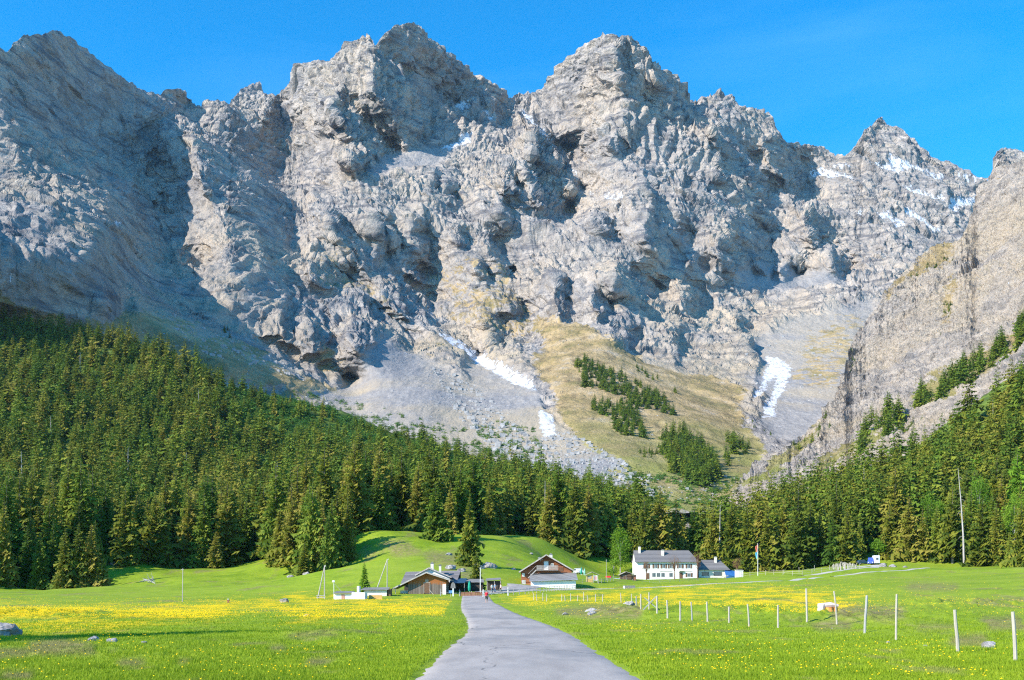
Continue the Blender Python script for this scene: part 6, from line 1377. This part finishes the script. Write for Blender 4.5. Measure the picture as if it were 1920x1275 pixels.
def person(px, Y, h, top, legs, label, rz=0.0, zoff=0, walking=True, cap=None, bare=True):
    x, y, z = at(px, Y, zoff); P = thing('person', label, 'person', (x, Y, z), rz); s_ = h/1.75; P.scale = (s_,)*3; st_ = .22 if walking else .02
    def arm(sg, sw): return [(0, 0, 1.40, .10), (sg*.17, 0, 1.42, .062), (sg*.24, .03-sw*.3, 1.14, .045), (sg*.23, -.05-sw, .90, .033), (sg*.225, -.07-sw, .84, .036)]
    fing = []
    for sg, sw in ((-1, st_*.5), (1, -st_*.5)):
        hx, hy, hz = sg*.225, -.07-sw, .84
        for f_ in range(4): fing.append([(hx, hy, hz, .036), (hx+sg*.006, hy-.03+f_*.02, hz-.065, .010), (hx-sg*.006, hy-.035+f_*.02, hz-(.10, .112, .108, .092)[f_], .008)])
        fing.append([(hx, hy, hz, .036), (hx-sg*.01, hy-.045, hz-.03, .011), (hx-sg*.015, hy-.055, hz-.065, .009)])
    body = [[(0, 0, .95, .125), (0, 0, 1.15, .105), (0, 0, 1.40, .10), (0, .0, 1.50, .05), (0, -.01, 1.58, .075), (0, -.015, 1.67, .082), (0, -.01, 1.73, .05)],
            arm(-1, st_*.5), arm(1, -st_*.5),
            [(0, 0, .95, .125), (-.10, 0, .90, .085), (-.11, -st_*.6, .50, .055), (-.11, -st_*.2-.0, .10, .036), (-.11, -st_-.02, .04, .04), (-.12, -st_-.16, .03, .03)],
            [(0, 0, .95, .125), (.10, 0, .90, .085), (.11, st_*.3, .50, .055), (.11, st_*1.2, .12, .036), (.11, st_*1.2, .05, .04), (.12, st_*1.2-.13, .03, .03)]]+fing
    b_ = skinned('body', body, M_SKIN, P)
    hd = MB().tube([(0, -.02, 1.66), (0, .0, 1.74), (0, .01, 1.765)], [.103, .09, .03], 12).tube([(0, .035, 1.60), (0, .03, 1.70)], [.075, .09], 10); hd.build('hair' if not cap else 'cap', cap or M_HAIR, b_, smooth=True)
    for sg in (-1, 1): MB().tube([(sg*.03, -.092, 1.645), (sg*.03, -.098, 1.645)], .011, 6).build('eye', M_TYRE, b_)
    MB().tube([(0, -.085, 1.64), (0, -.112, 1.615), (0, -.09, 1.61)], [.008, .014, .01], 5).build('nose', M_SKIN, b_); MB().box(-.022, .022, -.092, -.086, 1.578, 1.586).build('mouth', M_RTOP, b_)
    skinned('shirt', [[(0, 0, .93, .145), (0, 0, 1.15, .128), (0, 0, 1.38, .125), (0, 0, 1.47, .075)], [(0, 0, 1.38, .125), (-.17, 0, 1.42, .08), (-.225, .02-st_*.1, 1.20, .062)], [(0, 0, 1.38, .125), (.17, 0, 1.42, .08), (.225, .02+st_*.1, 1.20, .062)]], top, b_)
    ll = (.50 if bare else .13)
    def lp(sg, a_, b2): return [(0, 0, .96, .145), (sg*.10, 0, .90, .105), (sg*.11, a_, .52, .08)]+([] if bare else [(sg*.11, b2, .14, .055)])
    skinned('trousers' if not bare else 'shorts', [lp(-1, -st_*.6, -st_*.2), lp(1, st_*.3, st_*1.2)], legs, b_)
    for sg, yy in ((-1, -st_-.02), (1, st_*1.2)):
        skinned('boot', [[(sg*.11, yy+.03, .13, .052), (sg*.11, yy+.02, .05, .055), (sg*.115, yy-.08, .04, .05), (sg*.12, yy-.16, .035, .035)]], M_BOOT, b_)
    return P
person(912.3, 136, 1.75, M_RTOP, M_SHORT, 'walker in red shirt and dark shorts at the right edge of the road', R(8))
bp = MB().box(-.16, .16, .13, .30, 1.0, 1.42)
o = bp.build('backpack', M_RTOP, None, at(912.3, 136), R(8), bevel=.05); tag(o, 'small red backpack on the shoulders of the walker', 'backpack')
M_JEAN = flatm('blue_jeans', (.05, .09, .18), .8)
person(922.5, 169, 1.7, M_WHITE, M_JEAN, 'person in white shirt standing behind the pale rail fence', R(40), 0, False, None, False)
person(928, 171, 1.75, flatm('blue_grey_jacket', (.16, .24, .34), .8), M_JEAN, 'person in blue grey jacket standing before the dark shed', R(-50), 0, False, None, False)
person(939, 170, 1.72, flatm('pale_pink_top', (.7, .5, .48), .8), M_SHORT, 'person in pale pink top right of the dark shed', R(-70), 0, True, None, False)
# picnic tables on the terrace
for px, Y, lab in ((914, 166, 'grey wooden picnic table behind the white fence post'), (945, 168, 'grey wooden picnic table at the yard edge right of the people')):
    x, y, z = at(px, Y); t_ = thing('picnic_table', lab, 'table', (x, Y, z), 0, 'picnic tables beside the yard')
    MB().box(-.9, .9, -.38, .38, .70, .75).build('tabletop', M_GREYW, t_)
    for s_ in (-1, 1):
        MB().box(-.9, .9, s_*.72-.13, s_*.72+.13, .42, .46).build('bench', M_GREYW, t_)
        MB().bar((s_*.7, -.6, 0), (s_*.7, -.2, .69), .07).bar((s_*.7, .6, 0), (s_*.7, .2, .69), .07).bar((s_*.7, -.8, .39), (s_*.7, .8, .39), .06).build('leg', M_GREYW, t_)
x, y, z = at(845, 160); o = thing('information_sign', 'blue sign board on a post by the grey fence at the barn', 'sign', (x, 160, z))
MB().bar((0, 0, -.4), (0, 0, 1.0), .06).build('post', M_GREYW, o); MB().box(-.3, .3, -.06, -.03, .55, 1.0).build('panel', flatm('blue_sign_panel', (.10, .25, .45), .5), o)
x, y, z = at(849.5, 161.5); o = thing('post_box', 'grey roofed sign board on a thick white post right of the barn', 'sign', (x, 161.5, z))
MB().box(-.09, .09, -.09, .09, -.4, 1.3).build('post', M_WHITE, o); MB().prism([(-.42, 1.3), (.42, 1.3), (.30, 2.0), (0, 2.35), (-.30, 2.0)], -.1, .05).build('board', M_METALR, o)
# ================================================================ GRASS AND FLOWERS
def flora(n, y0, y1, seed):
    r = np.random.RandomState(seed); py0 = HOR+1.7*F/y1; py1 = HOR+1.7*F/y0
    py = r.uniform(py0, py1, n); Y = 1.7*F/(py-HOR); px = r.uniform(-140, 2060, n); X = (px-960)/F*Y
    return X, Y, px, py, r
X, Y, px, py, r = flora(170000, 15.5, 85, 21)
ok = (r.rand(len(X)) < 1-.85*sstep(40, 85, Y)) & (road_dist(X, Y) > 0.02+0.15*r.rand(len(X))+0.24*(1-sstep(30, 70, Y))); X = X[ok]; Y = Y[ok]; n = len(X); Z = ground_z(X, Y)
_, brg, _ = g_attrs(X, Y, Z)
hb = (0.035+0.05*r.rand(n))*(0.75+0.6*np.clip(fbm(X/1.7, Y/1.7, 3, .6, 601)+.3, 0, 1.2))*(1-0.35*brg); sc_ = 0.75+Y/50
V = []; tn = []
for b in range(4):
    a = r.rand(n)*6.28; off = r.randn(n, 2)*0.035*sc_[:, None]; bx = X+off[:, 0]; by = Y+off[:, 1]
    wd = (0.004+0.003*r.rand(n))*sc_*1.3; ln = hb*(0.7+.6*r.rand(n)); le = r.randn(n, 2)*0.35*ln[:, None]
    p0 = np.stack([bx-np.cos(a)*wd, by-np.sin(a)*wd, Z-.01], -1); p1 = np.stack([bx+np.cos(a)*wd, by+np.sin(a)*wd, Z-.01], -1)
    p2 = np.stack([bx+le[:, 0], by+le[:, 1], Z+ln], -1); V.append(np.stack([p0, p1, p2], 1)); k = r.rand(n)
    tn.append(np.repeat(np.stack([k, brg, k], -1)[:, None], 3, 1))
V = np.concatenate(V).reshape(-1, 3); tn = np.concatenate(tn).reshape(-1, 3)
mg_ = NM('grass_blades', .65, .2); a_ = mg_.attr('tone')
big_ = mg_.ramp(mg_.noise(.25, 5, .6), [(.35, 0.), (.65, 1.)])
gc_ = mg_.ramp(mg_.math('ADD', mg_.math('MULTIPLY', a_[0], .6), mg_.math('MULTIPLY', big_, .4)), [(0.1, (.165, .25, .010)), (.5, (.265, .37, .014)), (.9, (.39, .465, .03))])
gc_ = mg_.mix(mg_.math('MULTIPLY', a_[1], .8), gc_, (.30, .25, .11)); bl = mg_.new('ShaderNodeBsdfTranslucent'); mg_.L(gc_, bl.inputs['Color']); mx_ = mg_.new('ShaderNodeMixShader'); mx_.inputs['Fac'].default_value = .35
mg_.col(gc_); mg_.L(mg_.b.outputs[0], mx_.inputs[1]); mg_.L(bl.outputs[0], mx_.inputs[2]); mg_.L(mx_.outputs[0], mg_.t.nodes['Material Output'].inputs['Surface'])
gr_o = link('grass', mesh_np('grass', V, np.arange(len(V)).reshape(-1, 3), [mg_.m], False, {'tone': tn})); tag(gr_o, 'short bright green grass blades of the near meadow', 'grass', kind='stuff')
# dandelions: small domed heads on stems
Vs = []; 
X1, Y1, p1_, q1, r = flora(26000, 15.5, 60, 31); X2, Y2, p2_, q2, _ = flora(190000, 55, 235, 32)
X = np.concatenate([X1, X2]); Y = np.concatenate([Y1, Y2]); Z = ground_z(X, Y); fl, _, _ = g_attrs(X, Y, Z)
pz = np.clip(fl*1.15, 0, 1)*np.where(Y < 60, .6, .36)*(.6+.8*sstep(-.2, .4, fbm(X/1.5, Y/1.5, 3, .6, 611)))+0.006
ok = (r.rand(len(X)) < pz) & (road_dist(X, Y) > .4); X = X[ok]; Y = Y[ok]; Z = Z[ok]; n = len(X)
rad = (0.015+0.012*r.rand(n))*(.8+Y/95); hz = 0.07+0.09*r.rand(n)+Y*.0004; Z = Z+hz
ang = np.arange(5)*2*np.pi/5; base = np.stack([X[:, None]+np.cos(ang)*rad[:, None], Y[:, None]+np.sin(ang)*rad[:, None], np.repeat(Z[:, None], 5, 1)], -1)
topv = np.stack([X, Y, Z+rad*.75], -1)[:, None]; stem = np.stack([X, Y, Z-hz], -1)[:, None]
V = np.concatenate([base, topv], 1).reshape(-1, 3); i0 = (np.arange(n)*6)[:, None, None]
fc = np.array([(0, 1, 5), (1, 2, 5), (2, 3, 5), (3, 4, 5), (4, 0, 5), (0, 2, 1), (0, 3, 2), (0, 4, 3)])[None]+i0
mf = NM('dandelion_petals', .7, .1); mf.b.inputs['Subsurface Weight'].default_value = 0.0
MF = mf.col(mf.ramp(mf.noise(.8, 4, .7), [(.3, (.80, .46, .004)), (.7, (.92, .66, .01))]))
fo_ = link('dandelion_flowers', mesh_np('dandelion_flowers', V, fc.reshape(-1, 3), [MF], False)); tag(fo_, 'countless yellow dandelions flowering across the meadow', 'flowers', kind='stuff'); print('flowers', n)
# loose blocks on the scree
def blocks(n, poly, seed, smin, smax, fn):
    r = np.random.RandomState(seed); P = np.array(poly); out = []
    while len(out) < n:
        qx = r.uniform(P[:, 0].min(), P[:, 0].max(), 4000); qy = r.uniform(P[:, 1].min(), P[:, 1].max(), 4000); k = inpoly(poly, qx, qy)
        out += list(zip(qx[k], qy[k]))
    out = np.array(out[:n]); C = fn(out[:, 0], out[:, 1])
    s_ = smin+(smax-smin)*r.rand(n)**3.5
    cube = np.array([(x, y, z) for z in (-1, 1) for y in (-1, 1) for x in (-1, 1)], float)
    V = C[:, None]+(cube[None]*(.6+.5*r.rand(n, 8, 3))*s_[:, None, None])
    Fq = np.array([(0, 2, 3, 1), (4, 5, 7, 6), (0, 1, 5, 4), (2, 6, 7, 3), (0, 4, 6, 2), (1, 3, 7, 5)])[None]+(np.arange(n)*8)[:, None, None]
    return V.reshape(-1, 3), Fq.reshape(-1, 4)
Va = []; Fa = []; of = 0
for args in ((650, [(800,680),(900,730),(960,780),(1010,850),(1020,900),(930,850),(860,780)], 1, .6, 3.6), (800, [(1000,830),(1060,800),(1180,870),(1210,900),(1240,940),(1100,930),(1010,900)], 2, .6, 2.8), (120, [(640,720),(760,830),(850,900),(960,930),(700,850),(560,740)], 3, .6, 1.8), (130, [(1200,880),(1330,900),(1420,880),(1420,940),(1220,940)], 4, .6, 2.2), (150, [(260,560),(560,690),(600,720),(380,660)], 5, 1.0, 3.0), (120, [(1380,650),(1600,600),(1560,750),(1440,800)], 6, .8, 3.0)):
    v_, f_ = blocks(*args, massif_point); Va.append(v_); Fa.append(f_+of); of += len(v_)
bo = link('scree_blocks', mesh_np('scree_blocks', np.vstack(Va), np.vstack(Fa), [MAT_BOUL if False else flatm('scree_block_rock', (.36, .35, .345), .95, .3, .3)], False)); tag(bo, 'loose grey blocks strewn over the scree slopes', 'boulders', kind='stuff')
# ================================================================ AIR
hz_ = MB().box(-4200, 4200, -400, 5600, -60, 2450).build('haze', NM('haze').m); tag(hz_, 'thin blue mountain air', kind='stuff')
mt = bpy.data.materials.new('air'); mt.use_nodes = True; mt.node_tree.nodes.clear()
pv = mt.node_tree.nodes.new('ShaderNodeVolumePrincipled'); pv.inputs['Density'].default_value = 0.000017; pv.inputs['Color'].default_value = (0.42, 0.70, 1.0, 1); pv.inputs['Anisotropy'].default_value = 0.0
mo = mt.node_tree.nodes.new('ShaderNodeOutputMaterial'); mt.node_tree.links.new(pv.outputs[0], mo.inputs['Volume']); hz_.data.materials.clear(); hz_.data.materials.append(mt)
